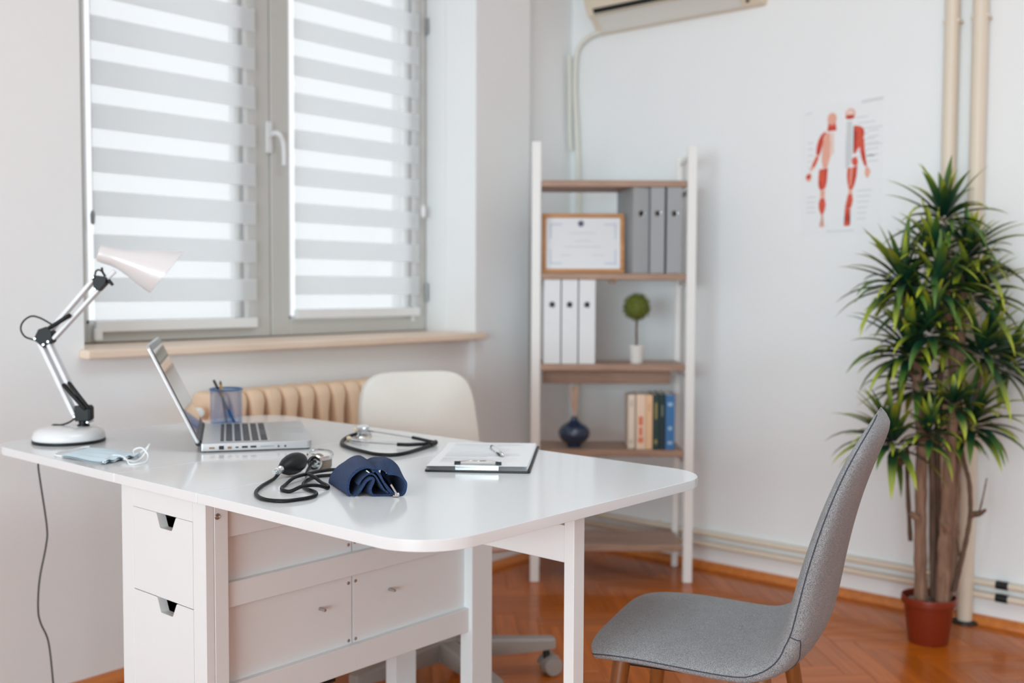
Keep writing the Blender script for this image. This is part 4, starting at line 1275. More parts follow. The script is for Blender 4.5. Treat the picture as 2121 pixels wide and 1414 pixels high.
# clipboard with papers and a pen
M_board2 = mat('clipboard_black', (24, 30, 34), 0.45)
M_sheet = mat('paper_sheet', (244, 245, 247), 0.6)
M_ink = mat('print_form_grey', (218, 221, 226), 0.6)
K0 = Vector((1.5026, 1.5245, TZ)); K1 = Vector((1.6291, 1.3518, TZ))
kd = (K1 - K0).normalized(); kl = Vector((0, 0, 1)).cross(kd)
KM = frame(K0, kd); KW = .214; KL = .352
clip = thing('clipboard', 'black clipboard with a steel clip lying near the table end', 'clipboard', (0, 0, 0)); clip.matrix_world = KM
b = MB(); b.prism(round_poly([(0, 0), (KW, 0), (KW, KL), (0, KL)], .006, 5), .0005, .0040, bev=.0008); b.build('board', M_board2, clip)
M_clip = mat('clip_steel', (206, 207, 208), 0.32, 0.9)
b = MB()
b.prism(round_poly([(.062, .006), (.150, .006), (.150, .030), (.062, .030)], .003, 4), .0122, .0136, bev=.0004)
b.box(.062, .150, .0052, .0066, .0040, .0136); 
b.build('clip_plate', M_clip, clip)
b = MB(); b.tube(spline([(.066, .030, .0135), (.066, .040, .0150), (.090, .047, .0165), (.106, .040, .0172), (.122, .047, .0165), (.146, .040, .0150), (.146, .030, .0135)], 6), .0018, 8); b.build('clip_wire', M_chrome, clip)
for x in (.064, .148):
    b = MB(); b.cyl((x - .006, .026, .0145), (x + .006, .026, .0145), .0042, seg=14); b.build('clip_spring', M_black, clip)
paper = thing('paper_sheets', 'white printed sheets held by the black clipboard', 'paper', (0, 0, 0)); paper.matrix_world = KM
for k in range(6):
    o = .0012 * (k % 3) - .0006 * k
    b = MB(); z = .0043 + k * .0011
    n = 10; rows = []
    for i in range(n + 1):
        yy = .004 + (.338) * i / n
        zz_ = z + (.0030 * (k / 5) * math.exp(-i * .6)) + .0006 * math.sin(i * .9 + k)
        rows.append([Vector((.004 + o, yy - .0008 * k, zz_)), Vector((KW - .006 + o, yy + .0008 * k, zz_ + .0003))])
    b.grid(rows); b.grid([[v + Vector((0, 0, -.0003)) for v in r] for r in rows])
    b.build('sheet', M_sheet, paper)
b = MB(); zt = .0043 + 5 * .0011 + .0014
random.seed(5)
for i in range(24):
    y = .055 + i * .0112
    if i % 7 == 6: continue
    b.box(.022, .022 + random.uniform(.09, .165), y, y + .0022, zt, zt + .0002)
b.build('text_print', M_ink, paper, smooth=False)
pen = thing('ballpoint_pen', 'silver and white ballpoint pen lying on the clipboard papers', 'pen', (1.7748, 1.5846, TZ + .0145))
pd = Vector((1.676 - 1.7748, 1.4568 - 1.5846, .0))
pl_ = .138; pd = pd.normalized()
PM = frame_z((0, 0, 0), pd)
b = MB(); b.lathe([(.0042, .012), (.0046, .016), (.0046, .092), (.0043, .094)], 16, PM); b.build('barrel', mat('pen_white', (226, 228, 230), .25), pen)
b = MB(); b.lathe([(.0015, -.012), (.0020, -.004), (.0026, -.003), (.0042, .0), (.0044, .012)], 16, PM); b.build('grip', M_lblack, pen)
b = MB(); b.lathe([(.0045, .094), (.0045, .118), (.0036, .122), (.0024, .123), (.0024, .130), (.0012, .131)], 16, PM); b.build('cap', M_chrome, pen)
b = MB(); b.box(-.0062, -.0048, -.0012, .0012, .085, .118, M=PM); b.build('pocket_clip', M_lblack, pen)

# ------------------------------------------------------------------ blood pressure monitor: cuff, bulb, gauge, hoses
M_cuff = fabric('cuff_navy', (27, 39, 66), (54, 73, 110), 1300, .35, .9, .04, .12)
M_tan = mat('gauge_taupe', (136, 122, 106), 0.4)
M_valve = mat('valve_clear', (214, 216, 218), 0.15, 0.7)
BO = Vector((1.27, 1.53, TZ))
bp_ = thing('blood_pressure_monitor', 'navy arm cuff with black bulb and taupe gauge near the front edge', 'medical device', BO)
def W(p): return Vector(p) - BO
rd = Vector((.700, -.714, 0))                                  # picture-right direction at the cuff, level
P0 = Vector((1.2455, 1.4295, TZ)); Ed = Vector((.060, .130, 0))  # extrusion of the folded strip, back and left
SCL = .000283
def cpt(x, y): return P0 + rd * ((x - 800) * SCL) + Vector((0, 0, (634 - y) * SCL)) - BO
outer = [(748, 632), (735, 600), (733, 565), (748, 515), (790, 470), (840, 450), (885, 456), (922, 484), (948, 525), (975, 572), (1003, 606), (1035, 626), (1066, 627), (1088, 604), (1096, 555), (1082, 500), (1054, 456), (1018, 430), (982, 432), (950, 446), (918, 464), (884, 476)]
inner = [(770, 631), (800, 606), (824, 572), (846, 538), (876, 518), (893, 524), (888, 550), (874, 585), (880, 616), (902, 631), (945, 632), (990, 626), (1010, 618)]
def ribbon(path, th, E, wav=0.0, rows=12, start=None):
    P = spline([cpt(x, y) for x, y in path], 6); n = len(P)
    lo = []; 
    for i in range(n):
        a = P[max(0, i - 1)]; c = P[min(n - 1, i + 1)]; t = (c - a).normalized()
        nn = Vector((0, 0, 1)).cross(rd); nn = t.cross(nn).normalized()
        lo.append((P[i] + nn * th / 2, P[i] - nn * th / 2))
    loop = [p for p, _ in lo] + [q for _, q in lo][::-1]
    R = []
    for k in range(rows + 1):
        s = k / rows
        row = []
        for i, p in enumerate(loop):
            q = p.copy(); q.z = q.z * (1 + .05 * math.sin(s * 2.6))
            cx = (cpt(900, 600)); q2 = cx + (q - cx) * 1.0
            q2 += rd * (.024 * s * min(1, q.z / .045))
            xr = (q - cpt(900, 600)).dot(rd)
            k_ = max(0, min(1, (xr - .010) / .014))
            g_ = (.50 + .50 * min(1, s / .34)) if s < .34 else 1 - .10 * (s - .34) / .66
            zt_ = q.z if q.z < .022 else .022 + (q.z - .022) * (1 - k_ + k_ * g_)
            k2_ = max(0, min(1, (xr + .008) / .020))
            q2.z = zt_ * (1 - .06 * s) * (1 - .08 * s * k2_) + wav * math.sin(s * 9 + i * .35)
            q2.z = max(q2.z, .0004)
            row.append(q2 + E * s + (start or Vector((0, 0, 0))))
        R.append(row)
    b = MB(); b.grid(R, closed_v=True)
    m = len(loop)
    for base_ in (0, rows * m):
        for i in range(n - 1):
            f = (base_ + i, base_ + i + 1, base_ + m - 2 - i, base_ + m - 1 - i)
            b.f.append(f)
    return b
cu = ribbon(outer, .0046, Ed, wav=.0006).build('cuff', M_cuff, bp_, angle=50)
ribbon(inner, .0044, Ed * .97, wav=.0004).build('inner_fold', M_cuff, cu, angle=50)
ribbon([(796, 560), (822, 520), (862, 490), (900, 500), (930, 545), (958, 590), (985, 612)], .0028, Ed * .95).build('inner_fold', M_cuff, cu, angle=50)
ribbon([(985, 452), (1003, 500), (1022, 545), (1050, 598)], .004, Ed * .6, start=Ed * .25).build('inner_fold', M_cuff, cu, angle=50)
# steel loop and pale tag at the front of the folds
b = MB(); b.tube([cpt(1003, 552) + Vector((-.006, -.006, 0)), cpt(1038, 610) + Vector((-.006, -.006, 0))], .0021, 10); b.tube(spline([cpt(1030, 616) + Vector((-.005, -.005, 0)), cpt(1046, 610) + Vector((-.006, -.006, 0)), cpt(1046, 624) + Vector((-.006, -.006, 0)), cpt(1016, 626) + Vector((-.005, -.005, 0))], 4), .0022, 8)
b.build('buckle', M_chrome, cu)
for pts in ([(850, 470), (864, 480), (878, 494)],):
    b = MB(); q = [cpt(*p) + Ed * .02 for p in pts]; b.tube(q, .0011, 8); b.build('tag', M_maskw, cu)
# hoses
hoseA = [(1.2690, 1.6890, .7500), (1.2391, 1.6659, .7450), (1.2114, 1.6478, .7438), (1.183, 1.6273, .7438), (1.1511, 1.5989, .7438), (1.13, 1.5734, .7438), (1.1136, 1.54, .7438), (1.1095, 1.5092, .7438), (1.1228, 1.4821, .7438), (1.1506, 1.4739, .7438), (1.176, 1.4751, .7438), (1.1962, 1.487, .7438), (1.2096, 1.5072, .7438), (1.2145, 1.5287, .7438), (1.2255, 1.5579, .7438), (1.2464, 1.5868, .7438), (1.2742, 1.61, .7438), (1.3103, 1.6286, .7438), (1.3290, 1.6120, .7455), (1.3330, 1.5850, .7510), (1.3260, 1.5640, .7540)]
hoseB = [(1.3664, 1.7002, .7590), (1.3550, 1.7000, .7540), (1.3376, 1.6875, .7470), (1.3114, 1.6609, .7440), (1.287, 1.6287, .7515), (1.2792, 1.5995, .7520), (1.2736, 1.5689, .7450), (1.264, 1.5387, .7438), (1.2499, 1.5215, .7438), (1.2313, 1.526, .7500), (1.2043, 1.5333, .7520), (1.1842, 1.5443, .7440), (1.1811, 1.5612, .7438), (1.1919, 1.5811, .7438), (1.2156, 1.6018, .7438), (1.2466, 1.6158, .7510), (1.2797, 1.6255, .7520), (1.325, 1.6400, .7500), (1.3500, 1.6280, .7520), (1.3560, 1.6000, .7540), (1.3460, 1.5700, .7560)]
for hp in (hoseA, hoseB):
    b = MB(); b.tube(spline([W(p) for p in hp], 7), .0034, 12); b.build('hose', M_rub, bp_)
# bulb on the table with its clear release valve
b0 = Vector((1.2700, 1.6840, .7600)); b1 = Vector((1.3020, 1.7130, .7610))
axb = (Vector((1.3869, 1.7663, .7585)) - Vector((1.2435, 1.6467, .7585))).normalized()
BMt = frame_z(W((1.2640, 1.6780, .7580)), rd * .42 + Vector((.714, .700, 0)) * .88 + Vector((0, 0, .10))) @ Matrix.Scale(1.12, 4)
b = MB(); b.lathe([(.0, .0), (.0055, .0005), (.0085, .004), (.0125, .011), (.0165, .021), (.0187, .033), (.0187, .044), (.0168, .055), (.0125, .065), (.0075, .0705), (.0042, .0725), (.0040, .0750), (.0, .0755)], 36, BMt, cap0=False, cap1=False)
bu = b.build('bulb', M_bulbr, bp_, angle=60)
b = MB(); b.lathe([(.0038, -.022), (.0044, -.020), (.0044, -.014), (.0068, -.013), (.0068, -.0045), (.0058, -.003), (.0058, .003)], 20, BMt)
vv_ = b.build('valve', M_valve, bu)
b = MB(); b.lathe([(.0028, -.006), (.0028, .007), (.0046, .008), (.0046, .0125), (.002, .0135)], 16, BMt @ frame_z((0, 0, -.009), (.6, -.7, -.35))); b.build('release_screw', M_valve, bu)
# gauge: taupe drum with chrome rims, side inlet in a ribbed chrome ring
gc = W((1.3960, 1.7230, TZ))
Mg = frame_z(gc + Vector((0, 0, .0004)), (-.10, -.16, 1)) @ Matrix.Scale(1.14, 4)
b = MB(); b.lathe([(.0, 0), (.0195, 0), (.0215, .003), (.0215, .020), (.0, .0205)], 36, Mg, cap0=False, cap1=False); ga = b.build('gauge', M_tan, bp_)
b = MB(); b.lathe([(.0215, .019), (.0240, .0205), (.0245, .025), (.0225, .0278), (.0205, .0275), (.0200, .0250), (.0200, .019)], 40, Mg, cap0=False, cap1=False); b.build('bezel', M_chrome, ga)
b = MB(); b.lathe([(.0, .0235), (.0202, .0235)], 36, Mg, cap0=False, cap1=False); b.build('dial', M_paper2, ga)
b = MB(); b.box(-.0006, .0006, -.002, .016, .0238, .0244, M=Mg @ Matrix.Rotation(.7, 4, 'Z')); b.build('needle', M_black, ga)
ia = Vector((-.062, -.040, 0)).normalized()
ic = gc + Vector((ia.x * .020, ia.y * .020, .0155))
Mi = frame_z(ic, ia)
b = MB(); b.lathe([(.0150, -.012), (.0150, .010), (.0145, .011)], 32, Mi); b.build('inlet_drum', M_tan, ga)
b = MB(); b.lathe([(.0148, .0095), (.0162, .0115), (.0162, .0150), (.0140, .0170), (.0120, .0160), (.0110, .0125), (.0070, .0125), (.0060, .0170), (.0040, .0175), (.0036, .0240)], 32, Mi); b.build('inlet_ring', M_chrome, ga)

# ------------------------------------------------------------------ grey upholstered chair
M_cfab = fabric('chair_grey_weave', (98, 98, 101), (172, 172, 174), 1250, .5, .9, .10, .12)
M_seam = mat('chair_seam', (62, 66, 78), 0.8)
M_leg = wood('chair_leg_oak', (112, 62, 26), (160, 98, 46), 0.4, (40, 40, 4))
th = math.asin(.308)
ch = thing('dining_chair', 'grey fabric chair with wooden legs at the table end', 'chair', (1.825, 1.03, 0), th)
# front surface of the shell along the middle: (y, z), half width, thickness
prof = [(.222, .424, .150, .020), (.219, .438, .178, .030), (.205, .452, .196, .036), (.170, .461, .208, .038), (.110, .464, .215, .038), (.040, .462, .218, .038), (-.030, .459, .217, .040), (-.075, .460, .214, .044), (-.110, .469, .211, .052), (-.134, .488, .209, .060), (-.150, .520, .208, .064), (-.162, .565, .207, .062), (-.176, .620, .205, .058), (-.194, .680, .200, .053), (-.215, .740, .192, .048), (-.238, .795, .178, .043), (-.260, .838, .155, .038), (-.277, .866, .122, .032), (-.288, .882, .080, .024), (-.294, .889, .035, .012)]
PS = spline([(p[0], p[1], 0) for p in prof], 4); PW_ = spline([(p[2], p[3], 0) for p in prof], 4)
NL = 44
def station(i):
    p = PS[i]; a = PS[max(0, i - 1)]; c = PS[min(len(PS) - 1, i + 1)]
    t = (c - a).normalized(); nrm = Vector((-t.y, t.x))      # left of travel
    # travel goes backwards along the seat then up the back: the sitter's side is up / forward
    if nrm.y < 0 and abs(t.x) > .7: nrm = -nrm
    if abs(t.x) <= .7 and nrm.x < 0: nrm = -nrm
    return p, nrm, PW_[i].x, PW_[i].y
def shell_pt(i, ang):
    p, nrm, hw, thk = station(i)
    c, s = math.cos(ang), math.sin(ang)
    x = hw * math.copysign(abs(c) ** .55, c)
    w = thk / 2 * math.copysign(abs(s) ** .75, s) - thk / 2
    u = abs(x) / max(hw, 1e-6)
    sfrac = i / (len(PS) - 1)
    # the seat is dished and falls at its sides, the back wraps forward a little
    seatness = max(0, min(1, (.50 - sfrac) / .12)); backness = 1 - seatness
    w += -.012 * seatness * u ** 4 + .004 * seatness * u ** 2
    w += .012 * backness * u ** 2
    return Vector((x, p.x + nrm.x * w, p.y + nrm.y * w))
rows = [[shell_pt(i, 2 * PI * k / NL) for k in range(NL)] for i in range(len(PS))]
b = MB(); b.grid(rows, closed_v=True)
for r0 in (0, (len(rows) - 1) * NL): b.f.append(tuple(r0 + k for k in range(NL)))
shell = b.build('seat_shell', M_cfab, ch, angle=80)
def seam(ang, i0, i1, r=.0011, out=1.0):
    pts = []
    for i in range(i0, i1):
        q = shell_pt(i, ang); p, nrm, hw, thk = station(i)
        cen = Vector((0, p.x - nrm.x * thk / 2, p.y - nrm.y * thk / 2))
        pts.append(q + (Vector((q.x, 0, 0)).normalized() * .0003 if abs(q.x) > 1e-6 else Vector((0, 0, 0))))
    b = MB(); b.tube(pts, r, 6); return b.build('seam', M_seam, shell)
for a in (PI - .10, .10): seam(a, 5, len(PS) - 2)
M_stitch = mat('chair_stitch', (168, 168, 170), .8)
b = MB()
for a in (PI + .45,):
    pass
b = None
# curved cross seams of the corner gussets
for sgn in (1, -1):
    i = 39; base_a = PI if sgn < 0 else 0
    angs = [(.10 - k * .13) for k in range(9)]
    pts = []
    for k, a in enumerate(angs):
        aa = (PI - a) if sgn < 0 else a
        ii = 40 - int(1.4 * (k / 8.0) ** 3 * 6)
        pts.append(shell_pt(ii, aa))
    b = MB(); b.tube(spline(pts, 3), .0011, 6); b.build('seam', M_seam, shell)
def chair_leg(x, y, dx, dy, z1):
    b = MB(); b.tube([(x + dx, y + dy, 0), (x + dx * .5, y + dy * .5, z1 * .5), (x, y, z1)], [.0105, .0145, .0175], 16)
    o = b.build('leg', M_leg, ch)
    f_ = MB(); f_.lathe([(.010, 0), (.010, .004)], 12, Matrix.Translation((x + dx, y + dy, 0))); f_.build('foot_pad', M_black, o)
chair_leg(-.150, .150, -.050, .050, .430); chair_leg(.150, .150, .050, .050, .430)
chair_leg(-.145, -.105, -.050, -.070, .425); chair_leg(.145, -.105, .050, -.070, .425)
b = MB(); b.box(-.155, .155, -.115, .160, .404, .424, .004); b.build('seat_frame', M_black, ch)

# ------------------------------------------------------------------ office chair behind the table
M_ofab = fabric('office_chair_cloth', (222, 216, 208), (232, 227, 220), 900, .1, .85, .1)
M_opl = mat('office_chair_grey', (150, 140, 134), 0.5)
M_wheel = mat('caster_grey', (150, 140, 134), 0.45)
HC = Vector((2.110, 2.067, 0))
oc = thing('office_chair', 'cream office chair on a grey star base behind the table', 'chair', HC)
b = MB(); b.lathe([(.045, .070), (.048, .075), (.042, .125), (.030, .140), (.026, .14)], 24); b.build('hub', M_opl, oc)
b = MB(); b.cyl((0, 0, .135), (0, 0, .30), .024, seg=18); b.cyl((0, 0, .29), (0, 0, .42), .014, seg=18); b.build('gas_lift', M_opl, oc)
for k in range(5):
    a = math.radians(-37.6 + 72 * k); d = Vector((math.cos(a), math.sin(a), 0)); s = Vector((-d.y, d.x, 0))
    rows = []
    for r, w, z0, z1 in ((.03, .027, .072, .128), (.12, .024, .074, .122), (.24, .021, .076, .114), (.318, .019, .080, .110), (.325, .014, .084, .106)):
        rows.append([d * r + s * w * sx + Vector((0, 0, z)) for sx, z in ((-1, z0), (1, z0), (1, z1 - .006), (.75, z1), (-.75, z1), (-1, z1 - .006))])
    b = MB(); b.grid(rows, closed_v=True); b.f.append(tuple(range(6))); b.f.append(tuple(24 + q for q in range(6)))
    arm = b.build('base_arm', M_opl, oc)
    e = d * .300
    sw = Vector((math.cos(a + .2), math.sin(a + .2), 0)); sx_ = Vector((-sw.y, sw.x, 0)); c = e + sw * .015 + Vector((0, 0, .028))
    b = MB(); b.cyl(e + Vector((0, 0, .05)), e + Vector((0, 0, .088)), .0095, seg=12)
    b.build('caster_stem', M_black, arm)
    for off in (-.016, .016):
        b = MB(); M_ = frame_z(c + sx_ * off, sx_)
        b.lathe([(.010, -.0105), (.024, -.010), (.0275, -.007), (.0275, .007), (.024, .010), (.010, .0105)], 24, M_); b.build('caster_wheel', M_wheel, arm)
    b = MB(); rows = []
    for k2 in range(8):
        t = PI * .02 + PI * .62 * k2 / 7
        rows.append([c + sx_ * o_ + (sw * -math.cos(t) + Vector((0, 0, 1)) * math.sin(t)) * r_ for o_, r_ in ((-.027, .029), (.027, .029), (.027, .032), (-.027, .032))])
    b.grid(rows, closed_v=True); b.build('caster_hood', M_wheel, arm)
# seat and back; the sitter faces down picture-left and towards the camera
bdir = Vector((math.cos(math.radians(66)), math.sin(math.radians(66)), 0)); bl = Vector((bdir.y, -bdir.x, 0))
def pad(o, u, v, n, hu, hv, th_, r, bow=0.0, name='pad', top_shrink=0.0, power=.42):
    """rounded cushion: half sizes hu, hv; u and v its directions, n its outward normal"""
    rows = []
    nu, rings = 48, 9
    for i in range(rings + 1):
        t = i / rings
        zz = (t - .5) * th_
        e = (1 - (abs(2 * t - 1)) ** 2.6) ** .5 if 0 < t < 1 else 0
        sc_ = 1 - .055 * (1 - e)
        row = []
        for k in range(nu):
            a = 2 * PI * k / nu; c_, s_ = math.cos(a), math.sin(a)
            x = hu * math.copysign(abs(c_) ** power, c_) * sc_; y = hv * math.copysign(abs(s_) ** power, s_) * sc_
            x *= 1 - top_shrink * (y / hv)
            row.append(o + u * x + v * y + n * (zz + bow * (x / hu) ** 2))
        rows.append(row)
    b = MB(); b.grid(rows, closed_v=True)
    for r0, sgn in ((0, -1), (rings * nu, 1)):
        cc = o + n * (sgn * th_ / 2 * 1.15); ci = len(b.v); b.v.append(tuple(cc))
        for k in range(nu): b.f.append((ci, r0 + k, r0 + (k + 1) % nu))
    return b
Z = Vector((0, 0, 1))
b = pad(Vector((0, 0, .445)), bl, bdir, Z, .225, .215, .075, .05); b.build('seat', M_ofab, oc, angle=60)
bo = bdir * .185 + bl * -.010 + Vector((0, 0, .678))
tilt = (Z + bdir * .16).normalized(); nb = -(bdir - tilt * bdir.dot(tilt)).normalized()
b = pad(bo, bl, tilt, nb, .183, .188, .055, .05, .022, top_shrink=.07); bk = b.build('backrest', M_ofab, oc, angle=60)
b = MB(); b.tube(spline([bdir * .05 + Vector((0, 0, .40)), bdir * .17 + Vector((0, 0, .405)), bdir * .235 + Vector((0, 0, .46)), bo + bdir * .04], 5), .016, 12); b.build('back_bracket', M_opl, oc)
b = MB(); b.box(-.09, .09, -.09, .09, .395, .412, .004); b.build('tilt_plate', M_opl, oc)

# ------------------------------------------------------------------ potted plant by the right wall
M_potr = mat('terracotta_plastic', (126, 44, 22), 0.36)
M_grav = mat('gravel_grey', (168, 162, 156), 0.8, noise=.35, nscale=200)
M_bark = wood('plant_bark', (92, 66, 50), (164, 128, 106), 0.85, (55, 55, 7))
M_bark2 = wood('plant_bark_dark', (66, 46, 36), (122, 92, 74), 0.85, (70, 70, 9))
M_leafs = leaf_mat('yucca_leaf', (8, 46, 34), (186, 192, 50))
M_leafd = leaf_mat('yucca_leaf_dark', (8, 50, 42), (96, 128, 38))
TRUNKS={
 'a':[(3.337, 1.171, 0.123), (3.343, 1.181, 0.353), (3.351, 1.185, 0.505), (3.356, 1.19, 0.656), (3.354, 1.205, 0.808), (3.357, 1.213, 0.959), (3.356, 1.222, 1.05)],
 'b':[(3.384, 1.146, 0.113), (3.398, 1.161, 0.316), (3.405, 1.168, 0.5), (3.403, 1.181, 0.652), (3.388, 1.194, 0.775), (3.336, 1.23, 0.868)],
 'c':[(3.35, 1.11, 0.128), (3.359, 1.112, 0.286), (3.371, 1.11, 0.436), (3.382, 1.109, 0.586), (3.405, 1.109, 0.735), (3.44, 1.11, 0.869), (3.473, 1.114, 1.02), (3.493, 1.118, 1.157)],
 'd':[(3.427, 1.112, 0.115), (3.439, 1.116, 0.347), (3.452, 1.115, 0.53), (3.464, 1.113, 0.683), (3.461, 1.131, 0.867), (3.444, 1.15, 1.05), (3.446, 1.16, 1.202), (3.426, 1.16, 1.308)],
 'e':[(3.405, 1.095, 0.165), (3.413, 1.078, 0.258), (3.418, 1.063, 0.344), (3.428, 1.058, 0.419), (3.439, 1.067, 0.507), (3.442, 1.084, 0.566), (3.438, 1.093, 0.627), (3.453, 1.08, 0.687), (3.477, 1.061, 0.793), (3.49, 1.052, 0.869)],
 'f':[(3.439, 1.094, 0.273), (3.434, 1.108, 0.365), (3.436, 1.114, 0.471), (3.435, 1.108, 0.58), (3.433, 1.102, 0.657)],
 'g':[(3.362, 1.218, 0.314), (3.363, 1.232, 0.497), (3.345, 1.23, 0.608), (3.304, 1.229, 0.567), (3.269, 1.241, 0.6)],
 'h':[(3.425, 1.146, 0.127), (3.431, 1.156, 0.342), (3.436, 1.168, 0.573), (3.447, 1.168, 0.727), (3.467, 1.171, 0.864), (3.518, 1.12, 1.173), (3.53, 1.11, 1.219)],
 'i':[(3.428, 1.058, 0.411), (3.437, 1.032, 0.417), (3.449, 1.018, 0.429)],
 'j':[(3.435, 1.034, 0.418), (3.445, 1.027, 0.466), (3.455, 1.02, 0.526)],
 'k':[(3.355, 1.222, 1.035), (3.304, 1.239, 1.08), (3.277, 1.241, 1.103)],
}
ROSETTES=[
 ( (3.427, 1.161, 1.315) , 1.0 , 0.0 ),
 ( (3.352, 1.162, 1.193) , 0.9 , -0.5 ),
 ( (3.49, 1.108, 1.195) , 0.95 , 0.5 ),
 ( (3.275, 1.228, 1.103) , 1.05 , -0.7 ),
 ( (3.436, 1.251, 1.048) , 0.9 , -0.4 ),
 ( (3.283, 1.125, 1.089) , 0.9 , 0.2 ),
 ( (3.473, 1.089, 1.081) , 1.0 , 0.8 ),
 ( (3.282, 1.203, 0.895) , 1.05 , -0.7 ),
 ( (3.263, 1.14, 0.965) , 0.85 , -0.2 ),
 ( (3.499, 1.168, 0.925) , 0.8 , 0.3 ),
 ( (3.454, 1.049, 0.894) , 1.1 , 0.7 ),
 ( (3.618, 1.024, 0.848) , 0.9 , 1.0 ),
 ( (3.409, 1.217, 0.788) , 0.9 , -0.5 ),
 ( (3.258, 1.24, 0.617) , 1.0 , -0.8 ),
 ( (3.323, 1.083, 0.744) , 0.55 , 0.4 ),
 ( (3.46, 1.071, 0.672) , 0.9 , 0.8 ),
 ( (3.272, 1.135, 0.655) , 0.6 , -0.1 ),
 ( (3.457, 1.102, 0.639) , 0.5 , 0.3 ),
]

PB = Vector((3.375, 1.160, 0))
plant = thing('potted_plant', 'tall artificial yucca with several trunks in a terracotta pot', 'plant', PB)
b = MB()
b.lathe([(.0, 0), (.058, 0), (.060, .003), (.074, .115), (.0755, .122), (.0825, .124), (.0835, .129), (.0830, .146), (.0810, .148), (.0775, .146), (.0755, .120), (.0, .118)], 48, cap0=False, cap1=False)
b.build('pot', M_potr, plant)
b = MB(); random.seed(21)
b.lathe([(.0, .1225), (.0772, .1215)], 32, cap0=False, cap1=False)
for k in range(420):
    r = .074 * math.sqrt(random.random()); a = random.uniform(0, 2 * PI); s = random.uniform(.0025, .0055)
    c = Vector((r * math.cos(a), r * math.sin(a), .122 + random.uniform(0, .004)))
    e_ = Euler((random.uniform(0, 3), random.uniform(0, 3), 0)).to_matrix()
    v = [c + e_ @ Vector(q) * s for q in ((1, 0, 0), (-1, 0, 0), (0, .8, 0), (0, -.8, 0), (0, 0, .7), (0, 0, -.7))]
    b.add(v, [(0, 2, 4), (2, 1, 4), (1, 3, 4), (3, 0, 4), (2, 0, 5), (1, 2, 5), (3, 1, 5), (0, 3, 5)])
o = b.build('gravel', M_grav, plant, smooth=False); o['kind'] = 'stuff'
RAD = {'a': (.020, .013), 'b': (.012, .008), 'c': (.022, .013), 'd': (.021, .010), 'e': (.008, .006), 'f': (.007, .006), 'g': (.007, .007), 'h': (.014, .008), 'i': (.012, .004), 'j': (.003, .002), 'k': (.011, .007)}
def trunk(key, pts):
    P = spline([Vector(p) - PB for p in pts], 7); n = len(P); r0, r1 = RAD[key]
    random.seed(ord(key))
    rs = []
    for i in range(n):
        t = i / (n - 1); r = r0 * (1 - t) + r1 * t
        r *= 1 + .10 * math.sin(i * 1.7) * random.random() + .07 * random.uniform(-1, 1)
        rs.append(r)
    if n > 8:
        j = random.randrange(4, n - 3); rs[j] *= 1.28
    for p in P[:2]: p.z = max(p.z, .10)
    for i, p in enumerate(P):
        # keep the foot of every trunk inside the pot
        if p.z < .16:
            d = Vector((p.x, p.y)); m = .055
            if d.length > m: d = d.normalized() * m; p.x, p.y = d.x, d.y
    b = MB(); b.tube(P, rs, 12)
    return b.build('trunk' if key in 'abcdh' else 'branch', M_bark if key in 'acdk' else M_bark2, plant, angle=70)
for kx, pts in TRUNKS.items(): trunk(kx, pts)
# cut stubs
for p, d in (((3.305, 1.178, .40), (-.5, .35, .5)), ((3.350, 1.100, .37), (-.5, .2, .6))):
    b = MB(); b.tube([Vector(p) - PB, Vector(p) - PB + Vector(d).normalized() * .028], [.011, .009], 10); b.build('stub', M_bark, plant)

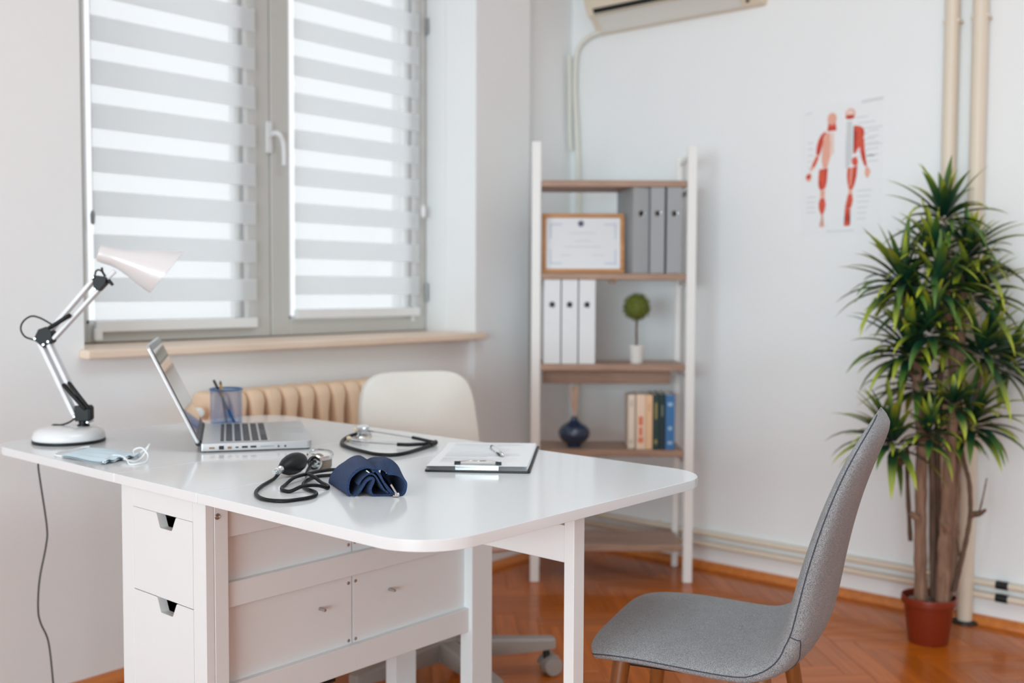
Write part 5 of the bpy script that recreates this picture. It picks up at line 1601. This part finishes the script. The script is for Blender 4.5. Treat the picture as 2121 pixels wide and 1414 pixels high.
# leaf: a folded, arching blade; u runs from base to tip
def blade(base, d0, length, width, droop, roll, n=7):
    rows = []; p = Vector(base); d = Vector(d0).normalized(); st_ = length / n
    side0 = d.cross(Vector((0, 0, 1)))
    if side0.length < .05: side0 = Vector((math.cos(roll * 7), math.sin(roll * 7), 0))
    side0.normalize()
    for i in range(n + 1):
        t = i / n
        w = width * .5 * (min(1, .30 + 2.6 * t) if t < .28 else max(.02, 1.03 - ((t - .28) / .72) ** 1.9))
        s = side0 - d * side0.dot(d); s.normalize(); nn = s.cross(d)
        rows.append((p - s * w + nn * w * .35, p - nn * w * .18, p + s * w + nn * w * .35, t))
        d = (d + Vector((0, 0, -1)) * droop * (0.4 + t) / n).normalized()
        p = p + d * st_
    return rows
LEAVES = []
def rosette(c, scale, outx, seed):
    random.seed(seed)
    n = int(36 * (.55 + .45 * scale))
    c = Vector(c)
    for k in range(n):
        t = (k + .5) / n
        az = k * 2.39996 + random.uniform(-.25, .25)
        el = math.radians(84 - 104 * t + random.uniform(-10, 10))      # inner leaves upright, outer ones hang
        d = Vector((math.cos(az) * math.cos(el), math.sin(az) * math.cos(el), math.sin(el)))
        d += Vector((.652, -.758, 0)) * outx * .55
        L_ = scale * random.uniform(.155, .245) * (1.0 - .18 * (1 - t))
        wd_ = random.uniform(.020, .031) * (.7 + .3 * scale)
        droop = random.uniform(.8, 2.3) * (.40 + .70 * t)
        st0 = c + d.normalized() * .012 + Vector((0, 0, .03 * (1 - t)))
        # keep clear of the wall
        rows = blade(st0, d, L_, wd_, droop, random.random())
        mx = max(max(r[0].x, r[1].x, r[2].x) for r in rows)
        lim = XR - .012
        if mx > lim:
            k_ = (lim - st0.x) / max(mx - st0.x, 1e-4)
            rows = [tuple(Vector((st0.x + (q.x - st0.x) * k_ if q.x > st0.x else q.x, q.y, q.z)) for q in r[:3]) + (r[3],) for r in rows]
        hit = any(abs(r[1].x - 3.648) < .03 and (abs(r[1].y - 1.225) < .03 or abs(r[1].y - 1.135) < .03) for r in rows)
        if hit and random.random() < .85: continue
        LEAVES.append((rows, random.random()))
for i, (c, s, ox) in enumerate(ROSETTES): rosette(c, s, ox, 100 + i)
def leaf_geo(rows, o):
    vs = []; uv = []
    for a, c, e_, t in rows:
        vs += [a - o, c - o, e_ - o]; uv += [(t, 0), (t, .5), (t, 1)]
    fs = []
    for i in range(len(rows) - 1):
        q = i * 3
        fs += [(q, q + 1, q + 4, q + 3), (q + 1, q + 2, q + 5, q + 4)]
    return vs, uv, fs
def leaf_mesh(name, parts, material):
    vs = []; uv = []; fs = []
    for v, u, f in parts:
        o = len(vs); vs += [tuple(p) for p in v]; uv += u; fs += [tuple(i + o for i in q) for q in f]
    me = bpy.data.meshes.new(name); me.from_pydata(vs, [], fs)
    l = me.uv_layers.new(name='uv')
    for lp in me.loops: l.data[lp.index].uv = uv[lp.vertex_index]
    for p in me.polygons: p.use_smooth = True
    me.materials.append(material)
    return me
cpos = SC.camera.matrix_world.translation
LEAVES.sort(key=lambda e: (e[0][3][1] - cpos).length)
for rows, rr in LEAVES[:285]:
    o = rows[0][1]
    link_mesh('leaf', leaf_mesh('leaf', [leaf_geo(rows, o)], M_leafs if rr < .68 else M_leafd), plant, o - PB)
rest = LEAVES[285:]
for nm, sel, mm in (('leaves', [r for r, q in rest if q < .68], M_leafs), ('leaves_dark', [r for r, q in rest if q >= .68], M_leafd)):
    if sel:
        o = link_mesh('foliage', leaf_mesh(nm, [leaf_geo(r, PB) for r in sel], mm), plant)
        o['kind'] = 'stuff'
